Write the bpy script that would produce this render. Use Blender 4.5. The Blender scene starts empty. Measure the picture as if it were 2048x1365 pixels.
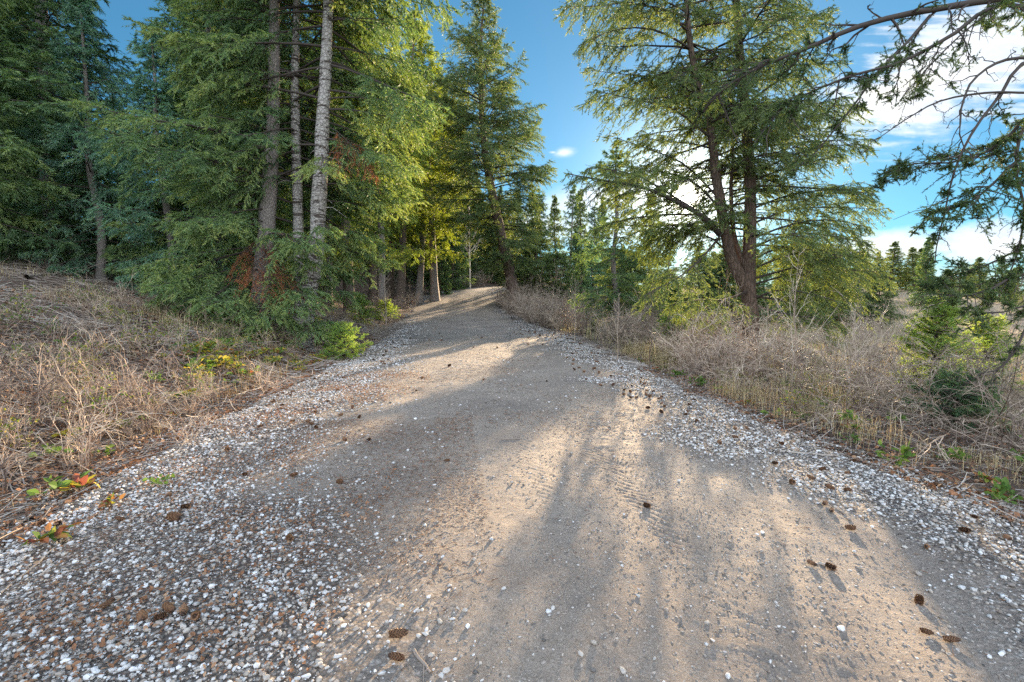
import bpy, math, time
import numpy as np
T0 = time.time()
R = math.radians
rng = np.random.default_rng(11)
sc = bpy.context.scene
COL = sc.collection

# ------------------------------------------------------------------ camera
EYE = 1.4
PITCH = R(5.3)
cam_d = bpy.data.cameras.new("camera"); cam = bpy.data.objects.new("camera", cam_d); COL.objects.link(cam)
cam_d.sensor_width = 36; cam_d.lens = 17.5; cam_d.clip_end = 3000; cam_d.clip_start = 0.05
cam.location = (0, 0, EYE); cam.rotation_euler = (math.pi / 2 - PITCH, 0, 0)
sc.camera = cam
F = 17.5 / 36 * 2048


def ray(px, py):
    cx, cy = (px - 1024) / F, -(py - 682.5) / F
    return np.array([cx, math.cos(PITCH) + cy * math.sin(PITCH), cy * math.cos(PITCH) - math.sin(PITCH)])


def P(px, py, d):
    """the point of the place seen at photo pixel (px, py), d metres ahead"""
    v = ray(px, py)
    return v * (d / v[1]) + np.array([0, 0, EYE])


# ------------------------------------------------------------------ light
sv = ray(1372, 397); sv /= np.linalg.norm(sv)
SUN_EL = math.asin(sv[2]); SUN_AZ = math.atan2(sv[0], sv[1])      # from +Y towards +X
sun_d = bpy.data.lights.new("sun", 'SUN'); sun = bpy.data.objects.new("sun", sun_d); COL.objects.link(sun)
sun_d.energy = 5.0; sun_d.angle = R(0.6); sun_d.color = (1.0, 0.76, 0.49)
sun.rotation_euler = (math.pi / 2 - SUN_EL, 0, math.pi - SUN_AZ)
sun.location = (10, 40, 20)
world = bpy.data.worlds.new("World"); sc.world = world; world.use_nodes = True
sc.view_settings.view_transform = 'Standard'; sc.view_settings.look = 'None'
sc.view_settings.exposure = 2.08; sc.view_settings.gamma = 1.0


class NT:
    def __init__(s, tree): s.t = tree; s.n = tree.nodes; s.l = tree.links
    def new(s, typ, **kw):
        n = s.n.new(typ)
        for k, v in kw.items(): setattr(n, k, v)
        return n
    def put(s, node, idx, v):
        if v is None: return
        if hasattr(v, 'is_output'): s.l.new(v, node.inputs[idx])
        else: node.inputs[idx].default_value = v
    def math(s, op, a, b=None, c=None, clamp=False):
        n = s.new('ShaderNodeMath', operation=op); n.use_clamp = clamp
        for i, v in enumerate((a, b, c)): s.put(n, i, v)
        return n.outputs[0]
    def vmath(s, op, a, b=None):
        n = s.new('ShaderNodeVectorMath', operation=op)
        s.put(n, 0, a); s.put(n, 1, b)
        return n.outputs['Value'] if op in ('DOT_PRODUCT', 'LENGTH') else n.outputs[0]
    def noise(s, vec, scale, detail=4, rough=0.55, dist=0.0):
        n = s.new('ShaderNodeTexNoise'); s.put(n, 'Vector', vec); s.put(n, 'Scale', scale)
        s.put(n, 'Detail', detail); s.put(n, 'Roughness', rough); s.put(n, 'Distortion', dist)
        return n.outputs['Fac']
    def mapr(s, v, a, b, c=0.0, d=1.0, smooth=True):
        n = s.new('ShaderNodeMapRange'); n.clamp = True
        if smooth: n.interpolation_type = 'SMOOTHSTEP'
        for i, x in enumerate((v, a, b, c, d)): s.put(n, i, x)
        return n.outputs[0]
    def mix(s, f, a, b, mode='MIX'):
        n = s.new('ShaderNodeMix', data_type='RGBA', blend_type=mode)
        s.put(n, 0, f); s.put(n, 6, c4(a)); s.put(n, 7, c4(b))
        return n.outputs[2]
    def ramp(s, fac, stops, interp='LINEAR'):
        n = s.new('ShaderNodeValToRGB'); s.put(n, 0, fac); cr = n.color_ramp; cr.interpolation = interp
        while len(cr.elements) < len(stops): cr.elements.new(0.5)
        for e, (p, c) in zip(cr.elements, stops): e.position = p; e.color = c4(c)
        return n.outputs[0]


def c4(c):
    return (*c, 1.0) if isinstance(c, (tuple, list)) and len(c) == 3 else c


def build_world():
    W = NT(world.node_tree); W.n.clear()
    out = W.new('ShaderNodeOutputWorld'); bg = W.new('ShaderNodeBackground')
    sky = W.new('ShaderNodeTexSky', sky_type='NISHITA'); sky.sun_disc = False
    sky.sun_elevation = SUN_EL; sky.sun_rotation = SUN_AZ
    sky.altitude = 2000; sky.air_density = 1.0; sky.dust_density = 0.3; sky.ozone_density = 3.0
    tc = W.new('ShaderNodeTexCoord').outputs['Generated']
    sep = W.new('ShaderNodeSeparateXYZ'); W.l.new(tc, sep.inputs[0])
    ysafe = W.math('MAXIMUM', sep.outputs[1], 0.02)
    u = W.math('DIVIDE', sep.outputs[0], ysafe); v = W.math('DIVIDE', sep.outputs[2], ysafe)
    # clouds: soft ellipses broken up by noise, in real directions of the sky
    cv = W.new('ShaderNodeCombineXYZ'); W.l.new(u, cv.inputs[0]); W.put(cv, 1, W.math('MULTIPLY', v, 2.0))
    n1 = W.noise(cv.outputs[0], 5.0, 6, 0.6, 0.3); n2 = W.noise(cv.outputs[0], 22.0, 5, 0.6)
    streak = W.new('ShaderNodeMapping'); W.l.new(cv.outputs[0], streak.inputs[0])
    streak.inputs['Rotation'].default_value = (0, 0, -0.9); streak.inputs['Scale'].default_value = (3, 14, 1)
    n3 = W.noise(streak.outputs[0], 2.2, 4, 0.55)
    tot = None
    def cloud(px, py, rx, ry, amp, rot=0.0, soft=0.5, streaky=0.0):
        nonlocal tot
        d = ray(px, py); cu, cvv = d[0] / d[1], d[2] / d[1]
        du = W.math('SUBTRACT', u, cu); dv = W.math('SUBTRACT', v, cvv)
        cr, sr = math.cos(rot), math.sin(rot)
        a = W.math('ADD', W.math('MULTIPLY', du, cr / rx), W.math('MULTIPLY', dv, sr / rx))
        b = W.math('ADD', W.math('MULTIPLY', du, -sr / ry), W.math('MULTIPLY', dv, cr / ry))
        r = W.math('SQRT', W.math('ADD', W.math('MULTIPLY', a, a), W.math('MULTIPLY', b, b)))
        nz = W.math('ADD', W.math('MULTIPLY', W.math('SUBTRACT', n1, 0.5), 1.6), W.math('MULTIPLY', W.math('SUBTRACT', n2, 0.5), 0.8))
        if streaky: nz = W.math('ADD', nz, W.math('MULTIPLY', W.math('SUBTRACT', n3, 0.5), streaky))
        r2 = W.math('ADD', r, nz)
        m = W.math('MULTIPLY', W.mapr(r2, 1.0 + soft * 0.4, 1.0 - soft), amp)
        tot = m if tot is None else W.math('MAXIMUM', tot, m)
    cloud(1890, 130, 0.26, 0.10, 0.97, 0.45, 0.7, 1.6)
    cloud(1800, 200, 0.13, 0.06, 0.97, 0.1, 0.45, 0.8)
    cloud(2150, 60, 0.35, 0.12, 0.9, 0.4, 0.8, 1.8)
    cloud(1129, 305, 0.022, 0.009, 1.0, 0.05, 1.2, 0.9)
    cloud(1106, 305, 0.009, 0.003, 0.7, 0.0, 1.2, 0.9)
    cloud(1000, 455, 0.30, 0.045, 0.75, 0.0, 0.9)
    cloud(1190, 400, 0.13, 0.03, 0.8, 0.15, 0.9)
    cloud(1780, 495, 0.14, 0.035, 0.85, 0.0, 0.6)
    cloud(1990, 490, 0.14, 0.045, 0.95, 0.05, 0.6)
    cloud(1900, 560, 0.5, 0.04, 0.45, 0.0, 0.9)
    cloud(1300, 560, 0.5, 0.04, 0.45, 0.0, 0.9)
    # aureole round the sun
    sunv = W.new('ShaderNodeCombineXYZ')
    for i in range(3): sunv.inputs[i].default_value = float(sv[i])
    cosang = W.vmath('DOT_PRODUCT', W.vmath('NORMALIZE', tc), sunv.outputs[0])
    ang = W.math('ARCCOSINE', W.math('MINIMUM', cosang, 0.999999))
    disc = W.math('MULTIPLY', W.mapr(ang, R(1.5), R(1.1)), 60.0)
    au1 = W.math('MULTIPLY', W.math('EXPONENT', W.math('MULTIPLY', ang, -1 / R(2.3))), 2.2)
    au2 = W.math('MULTIPLY', W.math('EXPONENT', W.math('MULTIPLY', ang, -1 / R(9.0))), 0.10)
    glow = W.math('ADD', W.math('ADD', disc, au1), au2)
    SKY = 0.07
    skyc = W.mix(1.0, sky.outputs[0], (SKY, SKY, SKY), 'MULTIPLY')
    gm = W.new('ShaderNodeGamma'); W.l.new(skyc, gm.inputs[0]); gm.inputs[1].default_value = 0.7
    skyc = W.mix(1.0, gm.outputs[0], (0.175, 0.365, 0.42), 'MULTIPLY')
    # bright unseen cloud, added overhead and behind the camera to fill the shade
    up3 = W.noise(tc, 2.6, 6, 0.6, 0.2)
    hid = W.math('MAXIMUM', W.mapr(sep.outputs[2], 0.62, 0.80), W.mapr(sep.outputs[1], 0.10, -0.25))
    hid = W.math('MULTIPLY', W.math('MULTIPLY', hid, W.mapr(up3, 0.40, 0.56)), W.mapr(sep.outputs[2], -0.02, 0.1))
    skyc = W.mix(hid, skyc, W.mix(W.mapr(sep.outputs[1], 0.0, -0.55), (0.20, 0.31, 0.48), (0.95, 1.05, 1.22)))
    shade = W.mix(W.mapr(n1, 0.3, 0.65), (0.21, 0.24, 0.28), (0.33, 0.32, 0.31))
    skyc = W.mix(tot, skyc, shade)
    gl = W.mix(1.0, (1.0, 0.93, 0.80), glow, 'MULTIPLY')
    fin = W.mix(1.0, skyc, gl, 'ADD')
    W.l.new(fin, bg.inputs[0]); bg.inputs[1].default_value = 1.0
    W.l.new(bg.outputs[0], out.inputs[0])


build_world()
cy = sc.cycles
cy.max_bounces = 5; cy.diffuse_bounces = 3; cy.glossy_bounces = 2; cy.transmission_bounces = 3
cy.transparent_max_bounces = 4; cy.caustics_reflective = False; cy.caustics_refractive = False
cy.sample_clamp_indirect = 1.5; cy.sample_clamp_direct = 2.2
cy.use_adaptive_sampling = True; cy.adaptive_threshold = 0.008
cy.use_denoising = False
try:
    cy.denoiser = 'OPENIMAGEDENOISE'; cy.denoising_prefilter = 'ACCURATE'
except Exception: pass
world.cycles.sampling_method = 'MANUAL'; world.cycles.sample_map_resolution = 1024

# ------------------------------------------------------------------ noise (numpy)
_perm = np.random.default_rng(5).permutation(65536).astype(np.int64)
_val = np.random.default_rng(6).random(65536)


def vnoise(x, y, seed=0):
    x = np.asarray(x, float); y = np.asarray(y, float)
    xi = np.floor(x).astype(np.int64); yi = np.floor(y).astype(np.int64)
    fx = x - xi; fy = y - yi
    fx = fx * fx * (3 - 2 * fx); fy = fy * fy * (3 - 2 * fy)
    def h(a, b): return _val[_perm[(a * 7919 + _perm[(b + seed * 131) & 65535]) & 65535]]
    return (h(xi, yi) * (1 - fx) + h(xi + 1, yi) * fx) * (1 - fy) + (h(xi, yi + 1) * (1 - fx) + h(xi + 1, yi + 1) * fx) * fy - 0.5


def fbm(x, y, f=1.0, o=4, seed=0, g=0.5):
    t = 0; a = 1.0
    for i in range(o):
        t = t + a * vnoise(x * f + 17.3 * i, y * f - 9.1 * i, seed + i); f = f * 2.03; a *= g
    return t


def sstep(a, b, x):
    t = np.clip((x - a) / (b - a), 0, 1); return t * t * (3 - 2 * t)


# ------------------------------------------------------------------ road line and terrain
_ry = np.array([-14, -4, 3, 6, 13, 20, 27, 36, 42, 46, 49, 51, 53, 56, 62.0])
_rx = np.array([0.9, 0.5, 0.1, -0.35, -0.75, -1.6, -2.6, -3.7, -3.6, -2.4, -0.2, 2.5, 6, 14, 40.0])
_k = np.linspace(0, len(_ry) - 1, 150)


def _smooth(v, k):
    a = np.interp(k, np.arange(len(v)), v)
    for _ in range(12):
        a[1:-1] = 0.25 * a[:-2] + 0.5 * a[1:-1] + 0.25 * a[2:]
    return a


RX, RY = _smooth(_rx, _k), _smooth(_ry, _k)
RS = np.concatenate([[0], np.cumsum(np.hypot(np.diff(RX), np.diff(RY)))])
RZ = np.interp(RY, [-20, 21, 27, 31, 36, 43, 50, 80], [0, 0, 0.12, 0.42, 1.0, 1.85, 2.3, 2.5])
for _ in range(10): RZ[1:-1] = 0.25 * RZ[:-2] + 0.5 * RZ[1:-1] + 0.25 * RZ[2:]


def road_coords(x, y):
    """signed distance from the road's centre line (right positive) and its height there"""
    x = np.asarray(x, float); y = np.asarray(y, float)
    best = np.full(x.shape, 1e9); sd = np.zeros(x.shape); zz = np.zeros(x.shape)
    for i in range(len(RX) - 1):
        ax, ay = RX[i], RY[i]; bx, by = RX[i + 1] - ax, RY[i + 1] - ay; L2 = bx * bx + by * by
        t = np.clip(((x - ax) * bx + (y - ay) * by) / L2, 0, 1)
        dx = x - ax - t * bx; dy = y - ay - t * by; d2 = dx * dx + dy * dy
        m = d2 < best
        best = np.where(m, d2, best)
        side = np.sign(dx * by - dy * bx)
        sd = np.where(m, np.sqrt(d2) * np.where(side == 0, 1, side), sd)
        zz = np.where(m, RZ[i] + t * (RZ[i + 1] - RZ[i]), zz)
    return sd, zz


def height(x, y, sdz=None):
    s, z = road_coords(x, y) if sdz is None else sdz
    x = np.asarray(x, float); y = np.asarray(y, float)
    left = np.maximum(0, -s - 3.3); right = np.maximum(0, s - 3.2)
    w = np.where(s > 0, 1 - sstep(3, 24, s), 1 - 0.9 * sstep(4, 40, x))
    h = z * w
    h = h + 0.26 * left * np.exp(-left / 60) * sstep(0, 1.2, left) * (1 - sstep(-6, 14, x))
    h = np.where(s > 0, h - 0.9 * (1 - np.exp(-right / 14)), h)
    off = sstep(3.1, 4.6, np.abs(s))
    h = h + off * (0.28 * fbm(x, y, 0.22, 3, 3) + 0.10 * fbm(x, y, 1.1, 3, 9))
    h = h - 0.05 * (np.abs(s) / 3.2) ** 2 * (np.abs(s) < 3.3) - 0.05 * (np.abs(s) >= 3.3)
    return h


def Hs(x, y): return float(height(np.array([x]), np.array([y]))[0])


# ------------------------------------------------------------------ mesh helpers
def mesh_from(name, verts, faces, k, mats, mat_idx=None, smooth=False, attrs=None):
    """verts (N,3), faces (M,k) -> mesh"""
    me = bpy.data.meshes.new(name)
    if not isinstance(faces, list): faces = [faces]; mat_idx = [mat_idx]
    nv = len(verts)
    me.vertices.add(nv); me.vertices.foreach_set('co', np.ascontiguousarray(verts, dtype=np.float32).ravel())
    nl = sum(f.size for f in faces); nf = sum(len(f) for f in faces)
    me.loops.add(nl); me.polygons.add(nf)
    me.loops.foreach_set('vertex_index', np.concatenate([f.ravel() for f in faces]).astype(np.int32))
    tot = np.concatenate([np.full(len(f), f.shape[1]) for f in faces]).astype(np.int32)
    st = np.concatenate([[0], np.cumsum(tot)[:-1]]).astype(np.int32)
    me.polygons.foreach_set('loop_start', st); me.polygons.foreach_set('loop_total', tot)
    mi = np.concatenate([np.zeros(len(f), np.int32) if m is None else np.broadcast_to(np.asarray(m, np.int32), (len(f),)) for f, m in zip(faces, mat_idx)])
    me.polygons.foreach_set('material_index', np.ascontiguousarray(mi))
    if smooth is not False:
        sm = np.ones(nf, bool) if smooth is True else np.concatenate([np.full(len(f), s) for f, s in zip(faces, smooth)])
        me.polygons.foreach_set('use_smooth', sm)
    else: me.polygons.foreach_set('use_smooth', np.zeros(nf, bool))
    for m in mats: me.materials.append(m)
    for an, av in (attrs or {}).items():
        a = me.attributes.new(an, 'FLOAT', 'POINT'); a.data.foreach_set('value', np.ascontiguousarray(av, dtype=np.float32))
    me.update(calc_edges=True)
    return me


class Acc:
    """collects vertex and face arrays for one mesh"""
    def __init__(s): s.v = []; s.f = {}; s.t = []; s.n = 0
    def add(s, v, f, mi=0, tint=None, smooth=False):
        v = v.reshape(-1, 3)
        s.v.append(v); s.f.setdefault((f.shape[1], mi, smooth), []).append(f + s.n)
        s.t.append(np.zeros(len(v)) if tint is None else np.broadcast_to(tint, (len(v),)) if np.ndim(tint) == 0 else tint.ravel())
        s.n += len(v)
    def mesh(s, name, mats):
        fs = []; mi = []; sm = []
        for (k, m, q), l in s.f.items(): fs.append(np.concatenate(l)); mi.append(m); sm.append(q)
        return mesh_from(name, np.concatenate(s.v), fs, None, mats, mi, sm, {'tint': np.concatenate(s.t)})


def nrm(a): return a / np.maximum(np.linalg.norm(a, axis=-1, keepdims=True), 1e-9)


def tubes(Pp, Rr, k):
    """Pp (M,n,3), Rr (M,n) -> verts, quad faces of M tapering tubes"""
    M, n, _ = Pp.shape
    T = np.empty_like(Pp); T[:, 1:-1] = Pp[:, 2:] - Pp[:, :-2]; T[:, 0] = Pp[:, 1] - Pp[:, 0]; T[:, -1] = Pp[:, -1] - Pp[:, -2]
    T = nrm(T); av = nrm(T.mean(1))
    ref = np.where(np.abs(av[:, 2:3]) > 0.8, np.array([[1.0, 0, 0]]), np.array([[0, 0, 1.0]]))[:, None, :]
    U = nrm(np.cross(T, np.broadcast_to(ref, T.shape))); V = np.cross(T, U)
    a = np.arange(k) * 2 * math.pi / k
    verts = Pp[:, :, None, :] + Rr[:, :, None, None] * (np.cos(a)[None, None, :, None] * U[:, :, None, :] + np.sin(a)[None, None, :, None] * V[:, :, None, :])
    i = np.arange(M)[:, None, None] * n * k + np.arange(n - 1)[None, :, None] * k; j = np.arange(k)[None, None, :]; j2 = (j + 1) % k
    f = np.stack([i + j, i + j2, i + k + j2, i + k + j], -1).reshape(-1, 4)
    return verts.reshape(-1, 3), f


def needles(A, B, n, ln, wd, spread, rg, tint):
    """n narrow needles set all round each twig A->B"""
    M = len(A)
    d = nrm(B - A); ref = rg.normal(size=(M, 3)); U = nrm(np.cross(d, ref)); V = np.cross(d, U)
    t = (np.arange(n)[None, :] + rg.random((M, n))) / n
    ph = rg.random((M, n)) * 2 * math.pi
    rad = np.cos(ph)[..., None] * U[:, None] + np.sin(ph)[..., None] * V[:, None]
    sp = spread * (0.7 + 0.6 * rg.random((M, n)))[..., None] * np.where(t > 0.85, 0.45, 1.0)[..., None]
    nd = nrm(d[:, None] + rad * sp)
    base = A[:, None] + (B - A)[:, None] * t[..., None]
    l = ln * (0.7 + 0.6 * rg.random((M, n)))[..., None]
    tan = nrm(np.cross(nd, rg.normal(size=(M, n, 3)))) * wd * 0.5
    v = np.stack([base - tan, base + tan, base + nd * l], 2)
    f = np.arange(M * n * 3).reshape(-1, 3)
    tt = np.repeat(np.broadcast_to(np.asarray(tint).reshape(-1, 1), (M, n)).ravel() + rg.normal(size=M * n) * 0.05, 3)
    return v.reshape(-1, 3), f, tt


def tag(o, label=None, cat=None, group=None, kind=None):
    if label: o['label'] = label
    if cat: o['category'] = cat
    if group: o['group'] = group
    if kind: o['kind'] = kind
    return o


def link(name, me, parent=None, loc=None, rz=None, scale=None):
    o = bpy.data.objects.new(name, me); COL.objects.link(o)
    if parent: o.parent = parent
    if loc is not None: o.location = [float(c) for c in loc]
    if rz is not None: o.rotation_euler = rz if isinstance(rz, tuple) else (0, 0, float(rz))
    if scale is not None: o.scale = scale if isinstance(scale, tuple) else (float(scale),) * 3
    return o


# ------------------------------------------------------------------ materials
def mat(name):
    m = bpy.data.materials.new(name); m.use_nodes = True
    w = NT(m.node_tree); w.n.clear()
    return m, w


def finish(w, col, rough=0.85, bump=None, bstr=0.4, bdist=0.02, trans=0.0, tcol=None, spec=0.3):
    b = w.new('ShaderNodeBsdfPrincipled'); w.put(b, 'Base Color', c4(col)); w.put(b, 'Roughness', rough)
    w.put(b, 'Specular IOR Level', spec)
    if bump is not None:
        bn = w.new('ShaderNodeBump'); w.put(bn, 'Height', bump); w.put(bn, 'Strength', bstr); w.put(bn, 'Distance', bdist)
        w.l.new(bn.outputs[0], b.inputs['Normal'])
    out = w.new('ShaderNodeOutputMaterial'); sh = b.outputs[0]
    if trans:
        t = w.new('ShaderNodeBsdfTranslucent'); w.put(t, 0, c4(tcol if tcol is not None else col))
        mx = w.new('ShaderNodeMixShader'); w.put(mx, 0, trans); w.l.new(sh, mx.inputs[1]); w.l.new(t.outputs[0], mx.inputs[2]); sh = mx.outputs[0]
    w.l.new(sh, out.inputs[0])


def attr(w, n='tint'):
    return w.new('ShaderNodeAttribute', attribute_name=n).outputs['Fac']


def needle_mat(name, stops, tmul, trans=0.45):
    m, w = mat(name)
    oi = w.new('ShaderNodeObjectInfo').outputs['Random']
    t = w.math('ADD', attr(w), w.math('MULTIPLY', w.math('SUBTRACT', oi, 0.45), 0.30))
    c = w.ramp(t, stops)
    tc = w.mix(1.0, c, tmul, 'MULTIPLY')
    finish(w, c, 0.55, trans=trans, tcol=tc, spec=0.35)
    return m


M = {}
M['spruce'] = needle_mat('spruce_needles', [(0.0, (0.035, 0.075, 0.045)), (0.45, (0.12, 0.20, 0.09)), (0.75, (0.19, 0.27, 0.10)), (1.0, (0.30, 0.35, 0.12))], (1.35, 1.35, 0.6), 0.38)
M['lime'] = needle_mat('sunlit_spruce_needles', [(0.0, (0.08, 0.12, 0.03)), (0.45, (0.17, 0.24, 0.05)), (0.75, (0.26, 0.33, 0.07)), (1.0, (0.36, 0.42, 0.10))], (1.5, 1.4, 0.5), 0.45)  # sunlit copy of the spruce needles: sunshine put into a brighter, yellower colour
M['blue'] = needle_mat('blue_spruce_needles', [(0.0, (0.045, 0.10, 0.08)), (0.5, (0.15, 0.26, 0.19)), (1.0, (0.32, 0.42, 0.26))], (1.5, 1.7, 0.9))
M['fir'] = needle_mat('fir_needles', [(0.0, (0.05, 0.085, 0.035)), (0.5, (0.11, 0.16, 0.06)), (1.0, (0.22, 0.26, 0.09))], (1.6, 1.5, 0.7), 0.42)
M['young'] = needle_mat('young_fir_needles', [(0.0, (0.10, 0.19, 0.05)), (0.5, (0.21, 0.33, 0.08)), (1.0, (0.33, 0.42, 0.11))], (1.5, 1.4, 0.6), 0.5)
M['dead'] = needle_mat('dead_needles', [(0.0, (0.14, 0.05, 0.02)), (0.5, (0.30, 0.11, 0.045)), (1.0, (0.45, 0.17, 0.06))], (1.5, 1.2, 1.0), 0.35)


def bark(name, dark, light, sx, sz, bands=0.0):
    m, w = mat(name)
    tc = w.new('ShaderNodeTexCoord').outputs['Object']
    mp = w.new('ShaderNodeMapping'); w.l.new(tc, mp.inputs[0]); mp.inputs['Scale'].default_value = (sx, sx, sz)
    vo = w.new('ShaderNodeTexVoronoi', feature='DISTANCE_TO_EDGE'); w.l.new(mp.outputs[0], vo.inputs[0]); vo.inputs['Scale'].default_value = 1.0
    n = w.noise(tc, 9, 6, 0.65); n2 = w.noise(mp.outputs[0], 2.0, 5, 0.7)
    crack = w.mapr(vo.outputs[0], 0.0, 0.16)
    h = w.math('ADD', w.math('MULTIPLY', crack, 0.6), w.math('MULTIPLY', n2, 0.6))
    c = w.mix(w.math('MULTIPLY', h, 0.9, clamp=True), dark, light)
    c = w.mix(w.mapr(n, 0.45, 0.7, 0, 0.5), c, tuple(x * 0.55 for x in light))
    if bands:
        mb = w.new('ShaderNodeMapping'); w.l.new(tc, mb.inputs[0]); mb.inputs['Scale'].default_value = (3.0, 3.0, 11)
        nb = w.noise(mb.outputs[0], 1.0, 5, 0.7, 0.8)
        c = w.mix(w.mapr(nb, 0.52, 0.58, 0, bands), c, (0.05, 0.035, 0.027))
    finish(w, c, 0.9, h, 0.7, 0.03)
    return m


M['bark'] = bark('brown_bark', (0.045, 0.030, 0.022), (0.19, 0.145, 0.11), 22, 6)
M['greybark'] = bark('grey_flaky_bark', (0.085, 0.07, 0.06), (0.34, 0.29, 0.25), 26, 14)
M['palebark'] = bark('pale_banded_bark', (0.12, 0.105, 0.09), (0.46, 0.42, 0.37), 12, 14, 0.95)
M['redbark'] = bark('reddish_bark', (0.035, 0.024, 0.018), (0.16, 0.11, 0.08), 16, 4)


def twig_mat(name, stops, rough=0.8):
    m, w = mat(name); oi = w.new('ShaderNodeObjectInfo').outputs['Random']
    c = w.ramp(w.math('ADD', attr(w), w.math('MULTIPLY', w.math('SUBTRACT', oi, 0.6), 0.55 if name[:3] in ('dry', 'bar') else 0.0)), stops)
    finish(w, c, rough, spec=0.12); return m


M['twig'] = twig_mat('twig_bark', [(0, (0.03, 0.024, 0.020)), (0.5, (0.075, 0.06, 0.05)), (1, (0.24, 0.20, 0.17))])
M['dry'] = twig_mat('dry_twigs', [(0, (0.08, 0.055, 0.042)), (0.35, (0.23, 0.165, 0.125)), (0.7, (0.46, 0.35, 0.25)), (1, (0.62, 0.50, 0.37))])
M['bare'] = twig_mat('bare_shrub_twigs', [(0, (0.11, 0.08, 0.062)), (0.5, (0.33, 0.25, 0.19)), (1, (0.64, 0.53, 0.40))], 0.6)
M['stick'] = twig_mat('weathered_wood', [(0, (0.10, 0.075, 0.055)), (0.5, (0.27, 0.22, 0.18)), (1, (0.45, 0.40, 0.34))])
m, w = mat('dry_grass'); c = w.ramp(attr(w), [(0, (0.16, 0.11, 0.06)), (0.5, (0.38, 0.29, 0.16)), (0.85, (0.58, 0.47, 0.27)), (1, (0.22, 0.27, 0.08))])
finish(w, c, 0.8, trans=0.25, tcol=w.mix(1.0, c, (0.95, 0.95, 0.85), 'MULTIPLY'), spec=0.08); M['grass'] = m
m, w = mat('leaf'); c = w.ramp(attr(w), [(0, (0.06, 0.12, 0.03)), (0.42, (0.13, 0.20, 0.045)), (0.58, (0.42, 0.35, 0.05)), (0.75, (0.32, 0.16, 0.06)), (0.88, (0.20, 0.06, 0.05)), (1.0, (0.30, 0.14, 0.08))])
finish(w, c, 0.6, trans=0.40, tcol=w.mix(1.0, c, (1.2, 1.2, 0.7), 'MULTIPLY'), spec=0.08); M['leaf'] = m
m, w = mat('leaf_litter'); c = w.ramp(attr(w), [(0, (0.06, 0.035, 0.022)), (0.4, (0.17, 0.085, 0.045)), (0.7, (0.30, 0.14, 0.065)), (1, (0.42, 0.30, 0.19))])
finish(w, c, 0.7, trans=0.2); M['litter'] = m
m, w = mat('gravel_stone')
tcg = w.new('ShaderNodeTexCoord').outputs['Object']
c = w.ramp(attr(w), [(0, (0.10, 0.09, 0.08)), (0.15, (0.27, 0.22, 0.18)), (0.35, (0.40, 0.35, 0.29)), (0.6, (0.50, 0.48, 0.45)), (1, (0.68, 0.67, 0.65))])
c = w.mix(w.mapr(w.noise(tcg, 120, 4, 0.7), 0.5, 0.75, 0, 0.45), c, (0.28, 0.25, 0.21))
finish(w, c, 0.75, w.noise(tcg, 260, 3), 0.3, 0.003); M['stone'] = m
m, w = mat('road_chips')
c = w.ramp(attr(w), [(0, (0.09, 0.08, 0.07)), (0.4, (0.22, 0.18, 0.145)), (0.8, (0.36, 0.31, 0.26)), (1, (0.55, 0.52, 0.48))])
finish(w, c, 0.85); M['chip'] = m
m, w = mat('pine_cone_scales')
c = w.ramp(attr(w), [(0, (0.025, 0.016, 0.011)), (0.5, (0.12, 0.06, 0.032)), (1, (0.32, 0.17, 0.08))])
finish(w, c, 0.65); M['cone'] = m
# road dirt, with gravel fines towards the shoulders
m, w = mat('packed_dirt')
tc = w.new('ShaderNodeTexCoord').outputs['Object']
g = attr(w, 'gravel')
nA = w.noise(tc, 0.9, 5, 0.6); nB = w.noise(tc, 14, 6, 0.7); nC = w.noise(tc, 90, 4, 0.75)
c = w.mix(w.mapr(nA, 0.3, 0.7), (0.20, 0.16, 0.13), (0.30, 0.245, 0.195))
c = w.mix(w.mapr(nB, 0.35, 0.7, 0, 0.55), c, (0.17, 0.135, 0.105))
c = w.mix(w.mapr(nC, 0.5, 0.72, 0, 0.6), c, (0.46, 0.40, 0.33))
c = w.mix(w.mapr(nC, 0.48, 0.28, 0, 0.6), c, (0.10, 0.08, 0.06))
vo = w.new('ShaderNodeTexVoronoi'); w.l.new(tc, vo.inputs[0]); vo.inputs['Scale'].default_value = 45
sepc = w.new('ShaderNodeSeparateColor'); w.l.new(vo.outputs['Color'], sepc.inputs[0])
st = w.ramp(sepc.outputs[0], [(0, (0.14, 0.10, 0.08)), (0.5, (0.30, 0.25, 0.20)), (1, (0.52, 0.49, 0.45))])
st = w.mix(w.mapr(vo.outputs['Distance'], 0.3, 0.62, 0, 0.9), st, (0.07, 0.055, 0.045))
c = w.mix(g, c, st)
hb = w.math('ADD', w.math('MULTIPLY', nC, 0.35), w.math('ADD', w.math('MULTIPLY', nB, 0.5), w.math('MULTIPLY', w.math('SUBTRACT', 1.0, vo.outputs['Distance']), w.math('MULTIPLY', g, 0.8))))
finish(w, c, 0.92, hb, 0.75, 0.03); M['dirt'] = m
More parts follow.
